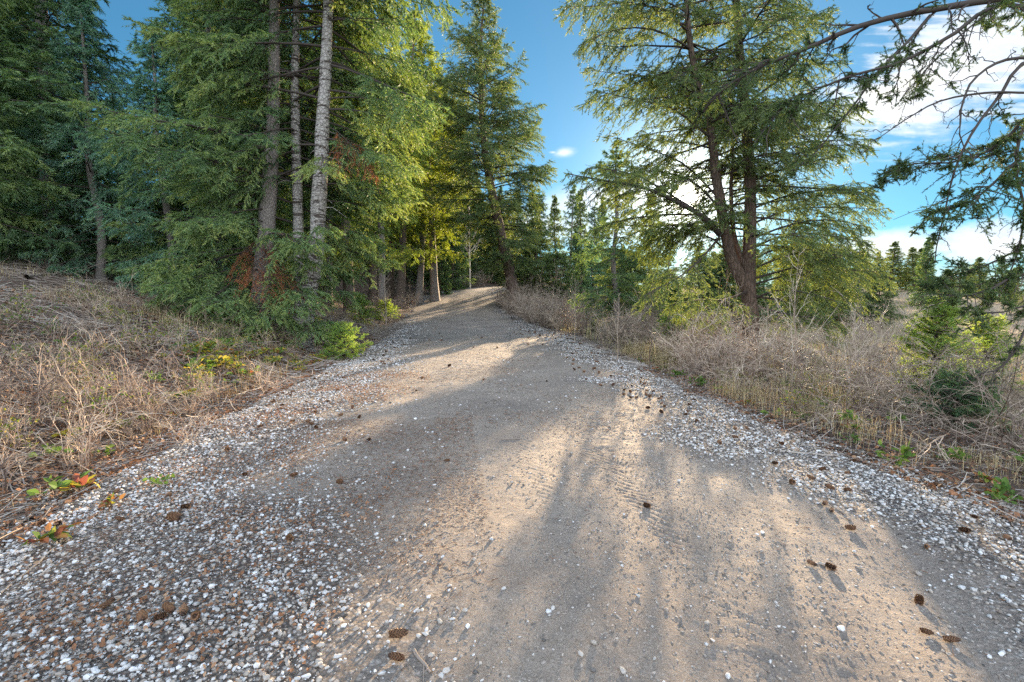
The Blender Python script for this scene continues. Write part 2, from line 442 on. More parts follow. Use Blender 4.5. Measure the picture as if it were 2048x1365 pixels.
# forest floor
m, w = mat('forest_floor')
tc = w.new('ShaderNodeTexCoord').outputs['Object']
nA = w.noise(tc, 0.7, 5, 0.6); nB = w.noise(tc, 10, 6, 0.7); nC = w.noise(tc, 70, 4, 0.75)
fld = attr(w, 'field')
c = w.mix(w.mapr(nA, 0.35, 0.65), (0.060, 0.040, 0.030), (0.12, 0.08, 0.055))
c = w.mix(w.mapr(nB, 0.5, 0.75, 0, 0.7), c, (0.24, 0.15, 0.09))
c = w.mix(w.mapr(nC, 0.55, 0.75, 0, 0.6), c, (0.33, 0.25, 0.18))
c = w.mix(w.mapr(nC, 0.45, 0.3, 0, 0.7), c, (0.03, 0.022, 0.016))
fc = w.mix(w.mapr(nA, 0.3, 0.7), (0.33, 0.24, 0.15), (0.22, 0.17, 0.11))
fc = w.mix(w.mapr(nB, 0.4, 0.7, 0, 0.6), fc, (0.14, 0.10, 0.07))
c = w.mix(fld, c, fc)
finish(w, c, 0.95, w.math('ADD', nB, w.math('MULTIPLY', nC, 0.5)), 0.8, 0.05); M['floor'] = m

# ------------------------------------------------------------------ ground and road
def axis(lo, hi, f0, f1, fine, grow):
    a = [f0]; 
    while a[-1] < f1: a.append(a[-1] + fine)
    st = fine
    while a[-1] < hi: st *= grow; a.append(a[-1] + st)
    b = [f0]; st = fine
    while b[-1] > lo: st *= grow; b.append(b[-1] - st)
    return np.array(b[:0:-1] + a)


def grid_faces(nx, ny):
    i = np.arange(ny - 1)[:, None] * nx + np.arange(nx - 1)[None, :]
    return np.stack([i, i + 1, i + nx + 1, i + nx], -1).reshape(-1, 4)


gx = axis(-260, 330, -11, 10, 0.09, 1.035); gy = axis(-40, 420, 0, 22, 0.09, 1.03)
X, Y = np.meshgrid(gx, gy); sdz = road_coords(X, Y); Z = height(X, Y, sdz)
s_ = sdz[0]
Z = Z + sstep(3.2, 4, np.abs(s_)) * (0.05 * fbm(X, Y, 3.1, 3, 21)) - 0.09 * (1 - sstep(2.7, 3.35, np.abs(s_) + 0.25 * fbm(X, Y, 1.3, 3, 30)))
field = sstep(4.5, 9, s_ + 1.5 * fbm(X, Y, 0.4, 3, 41)) * sstep(2, 8, X)
gm = mesh_from('ground', np.stack([X, Y, Z], -1).reshape(-1, 3), grid_faces(len(gx), len(gy)), 4, [M['floor']], None, True, {'field': field.ravel()})
tag(link('ground', gm), 'brown forest floor of needle litter and dry grass beside the road', 'ground', kind='structure')

# road strip
sfine = np.arange(RS[np.searchsorted(RY, 0.2)], RS[np.searchsorted(RY, 9.0)], 0.016)
sv2 = [sfine[-1]]; st = 0.016
while sv2[-1] < RS[-1] - 1: st = min(st * 1.02, 0.6); sv2.append(sv2[-1] + st)
sback = np.arange(0, sfine[0], 0.15)
S = np.concatenate([sback, sfine, sv2[1:]])
tl = np.arange(-3.6, 3.61, 0.018)
cxs = np.interp(S, RS, RX); cys = np.interp(S, RS, RY)
dxs = np.gradient(cxs, S); dys = np.gradient(cys, S); nn = np.hypot(dxs, dys); dxs /= nn; dys /= nn
for arr in (dxs, dys):
    kk = np.ones(25) / 25; arr[:] = np.convolve(np.pad(arr, 12, 'edge'), kk, 'valid')
X = cxs[:, None] + tl[None, :] * dys[:, None]; Y = cys[:, None] - tl[None, :] * dxs[:, None]
zc = np.interp(S, RS, RZ)[:, None]
Tt = np.broadcast_to(tl[None, :], X.shape)
Sb = np.broadcast_to(S[:, None], X.shape)


def road_detail(x, y, t, s):
    fade = np.exp(-np.maximum(s - S[len(sback)] - 10, 0) / 25)
    z = 0.030 * fbm(x, y, 0.9, 3, 50)
    z = z - 0.032 * np.exp(-((t + 0.95) / 0.33) ** 2) - 0.032 * np.exp(-((t - 0.75) / 0.33) ** 2)     # wheel ruts
    trk = np.exp(-((t - 0.85) / 0.26) ** 2) + np.exp(-((t - 0.25) / 0.2) ** 2) * 0.7 + np.exp(-((t + 0.9) / 0.3) ** 2) * 0.35
    wv = np.sin((s * 1.0 + 0.45 * np.abs(((t * 3.2) % 1) - 0.5) + 0.15 * fbm(x, y, 2.5, 2, 60)) * 2 * math.pi / 0.085)
    z = z + 0.0036 * wv * trk * (0.75 + 0.5 * fbm(x, y, 1.3, 2, 71)) * fade
    rough = 0.55 + 0.9 * np.clip(fbm(x, y, 0.8, 3, 81) + 0.3, 0, 1)
    z = z + rough * (0.009 * fbm(x, y, 7, 4, 90, 0.55) + 0.006 * np.maximum(fbm(x, y, 32, 2, 95), 0))
    return z


def left_in(y): return np.interp(y, [0, 2, 3.4, 6.6, 13, 25, 60], [0.5, 0.62, 1.35, 1.35, 2.0, 2.3, 2.5])
def right_in(y): return np.interp(y, [0, 3.4, 7, 13, 60], [1.75, 1.9, 2.1, 2.05, 2.3])


def gravel_amount(x, y, s):
    n = 0.9 * fbm(x, y, 1.1, 4, 33)
    a = sstep(left_in(y) - 0.5, left_in(y) + 0.7, -s + n)
    b = sstep(right_in(y) - 0.35, right_in(y) + 0.5, s + n)
    return np.maximum(a, b)


zroad = zc - 0.05 * (Tt / 3.2) ** 2 + road_detail(X, Y, Tt, Sb)
edge = np.abs(Tt) + 0.5 * fbm(X, Y, 1.1, 4, 44)
ga = gravel_amount(X, Y, Tt)
zroad = zroad + 0.02 * ga * (0.5 + fbm(X, Y, 2.0, 3, 46)) - 0.16 * sstep(3.05, 3.6, edge)


def road_z(x, y, s):
    """height of the road sheet (used to rest stones and cones on it)"""
    z = np.interp(y, RY, RZ) - 0.05 * (s / 3.2) ** 2
    ss = np.interp(y, RY, RS)
    e = np.abs(s) + 0.5 * fbm(x, y, 1.1, 4, 44)
    z = z + road_detail(x, y, s, ss) + 0.02 * gravel_amount(x, y, s) * (0.5 + fbm(x, y, 2.0, 3, 46)) - 0.16 * sstep(3.05, 3.6, e)
    g = height(x, y) - 0.09 * (1 - sstep(2.7, 3.35, np.abs(s) + 0.25 * fbm(x, y, 1.3, 3, 30)))
    return np.maximum(z, g)


rm = mesh_from('road', np.stack([X, Y, zroad], -1).reshape(-1, 3), grid_faces(len(tl), len(S))[:, ::-1], 4, [M['dirt']], None, True, {'gravel': ga.ravel()})
tag(link('road', rm), 'unpaved dirt and gravel road bending away to the right between trees', 'road', kind='structure')


def cen(y): return np.interp(y, RY, RX)


def ico(sub):
    import bmesh
    b = bmesh.new(); bmesh.ops.create_icosphere(b, subdivisions=sub, radius=1)
    v = np.array([x.co[:] for x in b.verts]); f = np.array([[q.index for q in p.verts] for p in b.faces]); b.free()
    return v, f


def rand_rot(n, rg, flat=False):
    a = rg.random(n) * 2 * math.pi
    ca, sa = np.cos(a), np.sin(a)
    Rz = np.zeros((n, 3, 3)); Rz[:, 0, 0] = ca; Rz[:, 0, 1] = -sa; Rz[:, 1, 0] = sa; Rz[:, 1, 1] = ca; Rz[:, 2, 2] = 1
    b = (rg.normal(size=n) * (0.25 if flat else 1.5)); cb, sb = np.cos(b), np.sin(b)
    Rx = np.zeros((n, 3, 3)); Rx[:, 0, 0] = 1; Rx[:, 1, 1] = cb; Rx[:, 1, 2] = -sb; Rx[:, 2, 1] = sb; Rx[:, 2, 2] = cb
    return Rz @ Rx


def scatter_stones(acc, x, y, z, size, tints, rg, sub, ang=0.25, flat=(0.55, 0.8), jag=False):
    v0, f0 = ico(sub); n = len(x)
    for var in range(6):
        idx = np.arange(var, n, 6)
        if not len(idx): continue
        vv = v0 * (1 + ang * (rg.random((len(v0), 1)) - 0.5) * 2)
        if jag:   # cut facets
            for _ in range(5):
                d = nrm(rg.normal(size=3)); k = np.maximum(vv @ d - 0.62, 0); vv = vv - k[:, None] * d
        m = len(idx); sc3 = np.stack([0.75 + 0.5 * rg.random(m), 0.6 + 0.4 * rg.random(m), flat[0] + (flat[1] - flat[0]) * rg.random(m)], -1) * size[idx, None] * 0.5
        V = (vv[None] * sc3[:, None]) @ np.transpose(rand_rot(m, rg, True), (0, 2, 1))
        V = V + np.stack([x[idx], y[idx], z[idx]], -1)[:, None]
        Fc = f0[None] + (np.arange(m) * len(v0))[:, None, None]
        acc.add(V, Fc.reshape(-1, 3), 0, np.repeat(tints[idx], len(v0)), not jag)


def gravel():
    rg = np.random.default_rng(21)
    acc = Acc()
    # near, dense; each band (ymin, ymax, count, size, subdivisions)
    for (y0, y1, dens, s0, s1, sub) in ((0.9, 4.2, 3000, 0.007, 0.038, 1), (4.2, 8.5, 1300, 0.015, 0.044, 1), (8.5, 16, 480, 0.024, 0.052, 1), (16, 40, 110, 0.04, 0.07, 1)):
        n = int((y1 - y0) * 6.8 * dens)
        y = y0 + (y1 - y0) * rg.random(n); s = (rg.random(n) * 2 - 1) * 3.5; x = cen(y) + s
        g = gravel_amount(x, y, s) * (1 - sstep(3.15, 3.55, np.abs(s) + 0.5 * fbm(x, y, 1.1, 4, 44)))
        vis = (np.abs(x) < y * 1.15 + 0.6)
        patch = 0.45 + 1.1 * np.clip(fbm(x, y, 1.7, 3, 140) + 0.35, 0, 1)
        keep = (rg.random(n) < g ** 1.3 * patch * 0.9 + 0.012) & vis
        x, y, s = x[keep], y[keep], s[keep]
        size = s0 + (s1 - s0) * rg.random(len(x)) ** 2.6
        z = road_z(x, y, s) + size * 0.10 + 0.006 * rg.random(len(x))
        side = np.where(s > 0, -0.05, 0.05)
        scatter_stones(acc, x, y, z, size, np.clip(rg.normal(0.46, 0.28, len(x)) + side, 0, 1), rg, sub, 0.22, (0.45, 0.8), jag=True)
    o = link('gravel', acc.mesh('gravel', [M['stone']]))
    tag(o, 'whitish rounded gravel stones covering both shoulders of the road', 'gravel', kind='stuff')
    acc = Acc()
    for (y0, y1, dens, s0, s1) in ((0.9, 4.5, 3800, 0.003, 0.020), (4.5, 10, 1000, 0.007, 0.026), (10, 22, 220, 0.015, 0.04)):
        n = int((y1 - y0) * 4.8 * dens)
        y = y0 + (y1 - y0) * rg.random(n); s = (rg.random(n) * 2 - 1) * 2.4; x = cen(y) + s
        keep = (np.abs(x) < y * 1.15 + 0.6) & (rg.random(n) < 0.5 + 1.4 * fbm(x, y, 1.3, 3, 150))
        x, y, s = x[keep], y[keep], s[keep]
        size = s0 + (s1 - s0) * rg.random(len(x)) ** 2.5
        scatter_stones(acc, x, y, road_z(x, y, s) + size * 0.03, size, np.clip(rg.normal(0.5, 0.25, len(x)), 0, 1), rg, 1, 0.3, (0.25, 0.6), jag=True)
    o = link('road_grit', acc.mesh('road_grit', [M['chip']]))
    tag(o, 'fine tan and grey grit strewn over the packed dirt track', 'grit', kind='stuff')


gravel()
print('ground', round(time.time() - T0, 1))

def open_to_sun(acc, base, rad):
    # an opening in a crown: the needles and thin twigs there are left out
    for key, lst in acc.f.items():
        if key[1] != 0: continue
        allv = np.concatenate(acc.v); out = []
        for f in lst:
            c = allv[f].mean(1) + base - np.array([0, 0, EYE]); d = np.linalg.norm(c - (c @ sv)[:, None] * sv, axis=1)
            out.append(f[d > rad * (0.45 + 1.3 * (fbm(c[:, 0], c[:, 2], 3.5, 2, 7) + 0.5))])
        acc.f[key] = out


# ------------------------------------------------------------------ conifers
def polyline(pts, n):
    """smooth resample of control points"""
    pts = np.asarray(pts, float); k = np.linspace(0, len(pts) - 1, n)
    i = np.clip(k.astype(int), 0, len(pts) - 2); t = (k - i)[:, None]
    p0 = pts[np.maximum(i - 1, 0)]; p1 = pts[i]; p2 = pts[i + 1]; p3 = pts[np.minimum(i + 2, len(pts) - 1)]
    return 0.5 * ((2 * p1) + (-p0 + p2) * t + (2 * p0 - 5 * p1 + 4 * p2 - p3) * t ** 2 + (-p0 + 3 * p1 - 3 * p2 + p3) * t ** 3)


def trunk_acc(pts, r0, r1, sides=14, n=28, flare=1.5, rg=rng, acc=None, mi=0, stubs=0):
    p = polyline(pts, n); t = np.linspace(0, 1, n)
    r = r0 + (r1 - r0) * t ** 1.35; r = r * (1 + (flare - 1) * np.exp(-t * n / 1.6))
    v, f = tubes(p[None], r[None], sides)
    v = v.reshape(n, sides, 3); c = p[:, None]
    r_in = 0.035 * np.sin(t * n * 2.1) * (sides > 10)
    c = p[:, None]; v = c + (v - c) * (1 + r_in)[:, None, None]
    wob = 1 + 0.10 * rg.normal(size=(n, sides)) * 0.5 + 0.12 * np.sin(np.arange(sides) * 2 * math.pi / sides * 3)[None] * np.exp(-t * 8)[:, None]
    v = c + (v - c) * wob[..., None]
    acc = acc or Acc(); acc.add(v, f, mi, 0.4, True)
    if stubs:   # dead snags left on the trunk
        tt = rg.random(stubs) * 0.75 + 0.05; a = rg.random(stubs) * 2 * math.pi
        b = np.stack([np.interp(tt, t, p[:, q]) for q in range(3)], -1)
        d = np.stack([np.cos(a), np.sin(a), -0.25 + 0.5 * rg.random(stubs)], -1); L = (0.12 + 0.6 * rg.random(stubs) ** 2)[:, None]
        pl = np.stack([b, b + d * L * 0.5, b + d * L + np.array([0, 0, -1.0]) * L * 0.35], 1)
        sv_, sf = tubes(pl, np.broadcast_to(np.array([0.014, 0.009, 0.003]), (stubs, 3)), 4)
        acc.add(sv_, sf, mi, 0.8, True)
    return acc, p


def add_spray(acc, pl, rg, kind, r0, dens=1.0, t0=0.25, width=None, tint=0.5, nn=14, nl=0.032, nw=0.006, droop=0.3, wood_mi=1, need_mi=0, fl=0.11, gap=None, sparse=1.0):
    """a bough: pl (n,3) polyline; adds its wood, side branchlets and needle-covered fingers"""
    n = len(pl); L = np.linalg.norm(np.diff(pl, axis=0), axis=1).sum()
    tt = np.linspace(0, 1, n)
    v, f = tubes(pl[None], (r0 * (1 - tt * 0.88))[None], 5); acc.add(v, f, wood_mi, 0.35, True)
    tan = nrm(np.gradient(pl, axis=0))
    side = nrm(np.cross(tan, np.array([0, 0, 1.0])) + 1e-6)
    up = np.cross(side, tan)
    gap = gap or 0.085
    m = max(4, int(L * (1 - t0) / gap * dens)) * 2
    ts = t0 + (1 - t0) * (np.repeat(np.arange(m // 2), 2) + rg.random(m)) / (m // 2); ts = np.clip(ts, 0, 0.995)
    sg = np.tile([1.0, -1.0], m // 2)
    def ip(a): return np.stack([np.interp(ts, tt, a[:, q]) for q in range(3)], -1)
    b, tn, sd, uu = ip(pl), nrm(ip(tan)), nrm(ip(side)), nrm(ip(up))
    W = width if width else 0.38 * L
    l2 = (W * np.minimum(1.0, (1 - ts) * 1.9 + 0.12) * np.minimum(1, (ts - t0) * 4 + 0.55) * (0.55 + 0.6 * rg.random(m)))
    ang = R(42) + R(22) * rg.random(m)
    d = nrm(np.cos(ang)[:, None] * tn + np.sin(ang)[:, None] * sg[:, None] * sd + uu * (rg.normal(size=m) * (0.38 if kind in ('fir', 'lime') else 0.28))[:, None])
    down = np.array([0, 0, -1.0])
    q = 5; qs = np.linspace(0, 1, q)
    sec = b[:, None] + d[:, None] * (l2[:, None] * qs)[..., None] + down * (droop * l2[:, None] * qs ** 2)[..., None] + rg.normal(size=(m, q, 3)) * 0.012 * qs[None, :, None]
    if sparse < 1:
        k = rg.random(m) < sparse; sec = sec[k]; l2 = l2[k]; d = d[k]; m = len(sec)
        if m == 0: return
    v, f = tubes(sec, (0.0045 * (1 - qs * 0.7))[None] * np.ones((m, 1)) * (1 + 0.4 * r0 / 0.02), 3); acc.add(v, f, wood_mi, 0.4, False)
    # fingers along the branchlets
    A, B, tn_ = [], [], []
    per = np.maximum(2, (l2 / 0.055 * dens).astype(int))
    idx = np.repeat(np.arange(m), per)
    u = rg.random(len(idx)) ** 0.8 * 0.9 + 0.1
    base = np.stack([_lin(sec[idx, :, c], u) for c in range(3)], -1)
    tg = nrm(_lin3(sec[idx], np.minimum(u + 0.1, 1)) - _lin3(sec[idx], u - 0.1))
    s2 = nrm(np.cross(tg, np.array([0, 0, 1.0])) + 1e-6) * np.where(rg.random(len(idx)) < 0.5, 1, -1)[:, None]
    fd = nrm(tg * 0.75 + s2 * (0.5 + 0.5 * rg.random(len(idx)))[:, None] + rg.normal(size=(len(idx), 3)) * (0.42 if kind in ('fir', 'lime') else 0.3) + down * droop * 0.6)
    fl_ = fl * (0.5 + 0.8 * rg.random(len(idx))) * np.minimum(1, 0.5 + l2[idx] * 2)
    A.append(base); B.append(base + fd * fl_[:, None])
    # the branchlets themselves are needled on their outer part
    A.append(sec[:, 2]); B.append(sec[:, 3]); A.append(sec[:, 3]); B.append(sec[:, 4]); A.append(sec[:, 4]); B.append(sec[:, 4] + nrm(sec[:, 4] - sec[:, 3]) * fl * 0.5)
    # bough tip
    A.append(pl[-2:-1]); B.append(pl[-1:]); 
    A = np.concatenate(A); B = np.concatenate(B)
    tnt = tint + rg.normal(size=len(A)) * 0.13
    tips = np.concatenate([u * 0.42 - 0.18, np.zeros(len(A) - len(u))]); tnt = tnt + tips  # inner needles darkened, outer ones paled: sunlit tips painted into the tint
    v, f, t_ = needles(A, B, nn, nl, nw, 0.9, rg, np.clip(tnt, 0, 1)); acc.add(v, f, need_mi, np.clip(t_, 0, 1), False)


def _lin(a, u):
    k = np.clip(u, 0, 1) * (a.shape[1] - 1); i = np.clip(k.astype(int), 0, a.shape[1] - 2); t = k - i
    r = np.arange(len(a)); return a[r, i] * (1 - t) + a[r, i + 1] * t


def _lin3(a, u): return np.stack([_lin(a[..., c], u) for c in range(3)], -1)


def bough_line(p0, az, elev, L, sag, rg, n=7, lift=0.0):
    u = np.linspace(0, 1, n)
    h = np.array([math.cos(az), math.sin(az), 0]); side = np.array([-h[1], h[0], 0])
    wob = np.cumsum(rg.normal(size=n)) * 0.03 * L
    p = p0 + h * (L * u * math.cos(elev))[:, None] + np.array([0, 0, 1]) * (L * (math.sin(elev) * u - sag * u ** 2 + lift * u ** 4))[:, None] + side * (wob * u)[:, None]
    return p


def conifer(name, rg, trunk_pts, r0, crown_lo, rad, kind='spruce', spacing=0.35, per=5, elev=(-10, 35), sag=0.28, lift=0.12, dens=1.0, nn=12, nl=0.032, nw=0.006,
            avoid=None, lenf=None, barkm='bark', tint=0.45, tint_sd=0.14, droop=0.35, top_shape=0.8, stubs=0, sides=12, fl=0.11, t0=0.25, gap=None, extra=None, shape='cone', irr=0.3, hollow=0.0, hi_cut=None, flare=1.5, boughs_only=False):
    """returns (trunk mesh, crown mesh) in the tree's own space (base at the origin)"""
    tp = np.asarray(trunk_pts, float)
    tacc, line = trunk_acc(tp, r0, 0.02, sides=sides, stubs=stubs, rg=rg, flare=flare)
    H = line[-1, 2]
    acc = Acc()
    z = crown_lo
    k = 0
    def centre(zz): return np.array([np.interp(zz, line[:, 2], line[:, 0]), np.interp(zz, line[:, 2], line[:, 1]), zz])
    while z < H - 0.15:
        u = (z - crown_lo) / (H - crown_lo)
        if shape == 'cone': prof = (1 - u) ** top_shape * (0.75 + 0.25 * min(1, u * 6))
        else: prof = (1 - u ** 2.2) ** 0.8 * (0.45 + 0.55 * min(1, u * 3.5))
        cnt = per if u < 0.85 else max(3, per - 1)
        ph = rg.random() * 6.28
        for j in range(cnt):
            az = ph + j * 2 * math.pi / cnt + rg.normal() * 0.25
            L = rad * prof * (1 - irr + 2 * irr * rg.random()) + 0.12
            zz = z + rg.normal() * spacing * 0.3
            if lenf: L *= lenf(zz, az)
            if zz < crown_lo * 0.9 or zz > H - 0.05: continue
            if avoid and avoid(zz, az, rg): continue
            if rg.random() < hollow: continue
            e = R(elev[0] + (elev[1] - elev[0]) * u + rg.normal() * 7)
            pl = bough_line(centre(zz), az, e, L, sag * (1 - 0.6 * u), rg, lift=lift)
            add_spray(acc, pl, rg, kind, 0.006 + 0.009 * L, dens=dens, t0=t0 if L > 0.8 else 0.1, tint=np.clip(tint + rg.normal() * tint_sd, 0, 1), nn=nn, nl=nl, nw=nw, droop=droop, fl=fl, gap=gap)
        z += spacing * (1 - 0.45 * u)
        k += 1
    if extra: extra(acc, rg, centre)
    # leader
    pl = np.stack([centre(H - 0.5), centre(H - 0.25), centre(H) + np.array([0, 0, 0.12])])
    add_spray(acc, pl, rg, kind, 0.012, width=0.12, t0=0.05, tint=tint, nn=nn, nl=nl, nw=nw, dens=dens)
    return tacc.mesh(name + '_trunk', [M[barkm], M['twig']]), acc.mesh(name + '_crown', [M[kind], M['twig']]), line


def place_tree(name, meshes, loc, label, cat='tree', group=None, rz=0.0, scale=1.0, tilt=(0, 0)):
    e = link(name, None, None, loc, (R(tilt[0]), R(tilt[1]), rz), scale)
    e.empty_display_size = 0.3
    tag(e, label, cat, group)
    link('trunk', meshes[0], e); c = link('crown', meshes[1], e)
    return e


def straight(H, lean=(0, 0), wob=0.1, rg=rng, n=6):
    u = np.linspace(0, 1, n)
    return np.stack([lean[0] * u + wob * rg.normal(size=n) * u * (1 - u) * 2, lean[1] * u + wob * rg.normal(size=n) * u * (1 - u) * 2, H * u], -1)


def pix_trunk(pts, d, H=None, base=None):
    """trunk through photo points at distance d, carried on upward to height H; returns base location and local points"""
    w_ = np.array([P(a, b, dd if False else d) for a, b in pts])
    z0 = Hs(w_[0, 0], w_[0, 1]) - 0.08
    w_[0, 2] = z0
    if H:
        dirn = w_[-1] - w_[-2]; dirn /= dirn[2]
        top = w_[-1] + dirn * 0.5 * (H + z0 - w_[-1, 2]) + np.array([0, 0, 0.5 * (H + z0 - w_[-1, 2])])
        w_ = np.vstack([w_, [w_[-1] * 0.5 + top * 0.5], [top]])
    return w_[0], w_ - w_[0]


# ---- shared look for background trees (copies share their meshes)
def back_variant(name, seed, H, rad, kind, **kw):
    rg = np.random.default_rng(seed)
    a = dict(crown_lo=0.3, nn=12, nl=0.085, nw=0.022, fl=0.26, spacing=0.34, per=6, dens=0.8, gap=0.2, sides=8)
    a.update(kw)
    t, c, l = conifer(name, rg, straight(H, (rg.normal() * 0.2, rg.normal() * 0.2), 0.15, rg), 0.012 * H + 0.03, a.pop('crown_lo'), rad, kind, **a)
    return t, c, H


VAR = {

    'spruce_tall': back_variant('spruce_tall', 1, 15, 2.3, 'spruce', crown_lo=0.9, top_shape=0.7, barkm='greybark', stubs=30),
    'spruce_tall2': back_variant('spruce_tall_loose', 2, 14, 2.0, 'spruce', crown_lo=1.4, top_shape=0.75, barkm='bark', irr=0.45, hollow=0.15, stubs=40),
    'blue': back_variant('blue_spruce', 3, 12, 2.5, 'blue', crown_lo=0.7, top_shape=0.85, spacing=0.38),
    'mid': back_variant('spruce_mid', 4, 8, 1.6, 'spruce', crown_lo=0.3, spacing=0.36, top_shape=0.9),
    'mid2': back_variant('fir_mid', 5, 8, 1.5, 'fir', crown_lo=0.5, spacing=0.40, irr=0.5, top_shape=0.8, hollow=0.1),
    'fir': back_variant('fir_tall', 6, 13, 2.3, 'fir', crown_lo=1.2, irr=0.5, hollow=0.2, elev=(-5, 45), shape='round', spacing=0.5, barkm='redbark', stubs=20),
    'ragged': back_variant('spruce_ragged', 8, 9, 1.7, 'spruce', crown_lo=0.8, spacing=0.5, irr=0.6, hollow=0.3, top_shape=0.6, barkm='greybark', stubs=30),
    'bushy': back_variant('spruce_bushy', 9, 6, 2.0, 'fir', crown_lo=0.2, spacing=0.3, irr=0.4, top_shape=0.55, shape='round'),
    'open': back_variant('spruce_open', 12, 15, 2.1, 'lime', crown_lo=3.4, spacing=0.5, irr=0.45, hollow=0.18, top_shape=0.6, barkm='bark', stubs=50, per=5, droop=0.5),
    'open2': back_variant('fir_open', 13, 14, 2.3, 'lime', crown_lo=2.6, spacing=0.55, irr=0.5, hollow=0.22, shape='round', barkm='greybark', stubs=40, per=5),
    'blue2': back_variant('blue_spruce_open', 14, 12, 2.4, 'blue', crown_lo=1.3, top_shape=0.7, spacing=0.55, irr=0.55, hollow=0.3, stubs=30, barkm='greybark', droop=0.5),
    'small': back_variant('spruce_small', 7, 3.2, 0.95, 'spruce', crown_lo=0.15, spacing=0.22, nl=0.045, fl=0.11, gap=0.1),
}


def put(var, px, d, H, label, cat='spruce tree', group=None, name='spruce_tree', rz=None, dz=-0.1, tilt=(0, 0), sx=1.0):
    p = P(px, 600, d); x = p[0]; z = Hs(x, d) + dz
    t, c, h0 = VAR[var]; k = H / h0
    rz = rng.random() * 6.28 if rz is None else rz
    e = place_tree(name, (t, c), (x, d, z), label, cat, group, rz, 1.0, tilt)
    e.scale = (k * sx, k * sx, k)
    return e


# ---- three big trees growing together on the left bank
def av_front(lo, hi, p=0.85, half=50, cen_az=-62):
    def f(z, az, rg):
        d = (math.degrees(az) - cen_az + 180) % 360 - 180
        return lo < z < hi and abs(d) < half and rg.random() < p
    return f


rgA = np.random.default_rng(101)
b, loc = pix_trunk([(515, 625), (526, 540), (538, 400), (546, 250), (549, 100), (546, -100)], 12.3, 15.5)
def extraA(acc, rg, ctr):
    # low green boughs sweeping towards the road and down to the ground
    for zz, azd, L, e, sg in ((0.9, -60, 2.3, 0, .25), (1.1, -85, 2.2, 2, .25), (1.3, -35, 2.4, 5, .3), (0.7, -110, 2.0, -3, .2), (0.6, -20, 1.8, 0, .2), (2.5, -50, 2.4, 5, .35), (2.8, -95, 2.6, 6, .35), (2.1, -25, 2.0, 0, .3),
                           (0.35, -75, 1.8, 3, .15), (1.7, -125, 2.5, 0, .3), (2.2, -150, 2.7, 0, .3), (1.2, -160, 2.3, 0, .25), (0.5, -140, 2.0, 3, .2), (0.9, -5, 1.5, 5, .25)):
        add_spray(acc, bough_line(ctr(zz), R(azd), R(e), L, sg, rg, lift=0.1), rg, 'spruce', 0.018, dens=1.15, t0=0.3, tint=0.55, nn=24, nl=0.045, nw=0.015, fl=0.21, gap=0.17, droop=0.4)
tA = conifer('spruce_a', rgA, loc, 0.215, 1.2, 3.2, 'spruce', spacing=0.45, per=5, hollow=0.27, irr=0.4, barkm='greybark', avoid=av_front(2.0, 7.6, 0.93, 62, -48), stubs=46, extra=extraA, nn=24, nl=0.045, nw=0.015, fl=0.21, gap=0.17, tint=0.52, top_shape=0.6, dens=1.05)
A = place_tree('spruce_tree', tA[:2], b, 'big spruce with grey flaky trunk, leftmost of three trunks growing together', 'spruce tree')
def dead_bough(parent, line, zz, azd, L, rg, dens=1.0, name='dead_bough', label='bough of rust brown dead needles', sag=0.5):
    acc = Acc(); c = np.array([np.interp(zz, line[:, 2], line[:, 0]), np.interp(zz, line[:, 2], line[:, 1]), zz])
    add_spray(acc, bough_line(c, R(azd), R(-10), L, sag, rg), rg, 'dead', 0.014, dens=dens, t0=0.35, tint=0.5, nn=12, droop=0.8, nl=0.03, width=0.45 * L)
    o = link(name, acc.mesh(name, [M['dead'], M['twig']]), parent); tag(o, label); return o
dead_bough(A, tA[2], 2.3, -62, 1.9, rgA, 0.95, sag=0.45); dead_bough(A, tA[2], 2.0, -50, 1.7, rgA, 0.95, sag=0.5); dead_bough(A, tA[2], 2.6, -78, 1.6, rgA, 1.5, sag=0.6)
rgB = np.random.default_rng(102)
b, loc = pix_trunk([(603, 622), (601, 560), (598, 480), (594, 350), (590, 200), (592, 60), (596, -100)], 12.6, 14)
tB = conifer('spruce_b', rgB, loc, 0.15, 4.3, 2.1, 'spruce', spacing=0.36, per=5, barkm='palebark', avoid=av_front(2, 9, 0.93, 70, -75), stubs=34, nn=24, nl=0.045, nw=0.015, fl=0.20, gap=0.17, tint=0.5, top_shape=0.6)
place_tree('spruce_tree', tB[:2], b, 'slim pale banded trunk standing between its two thicker neighbours beside the road', 'spruce tree')
rgC = np.random.default_rng(103)
b, loc = pix_trunk([(596, 655), (612, 600), (630, 520), (641, 350), (648, 200), (655, 50), (660, -120)], 12.0, 16)
def extraC(acc, rg, ctr):
    for zz, azd, L, e, sg in ((0.55, -55, 1.5, 8, .3), (0.8, -30, 1.2, 5, .35), (1.2, -75, 1.6, 10, .4), (2.6, -80, 1.5, 12, .5), (2.9, -55, 1.2, 12, .5), (0.4, 0, 0.9, 5, .2), (1.5, 60, 1.5, 5, .3), (2.2, 80, 1.8, 5, .3), (2.9, 50, 1.6, 8, .3), (3.5, 30, 1.6, 8, .3), (3.9, 10, 1.9, 5, .35), (4.6, 0, 2.3, 5, .35), (4.3, 40, 2.4, 5, .3)):
        add_spray(acc, bough_line(ctr(zz), R(azd), R(e), L, sg, rg, lift=0.1), rg, 'spruce', 0.016, dens=1.15, t0=0.3, tint=0.62, nn=24, nl=0.045, nw=0.015, fl=0.21, gap=0.17, droop=0.5)
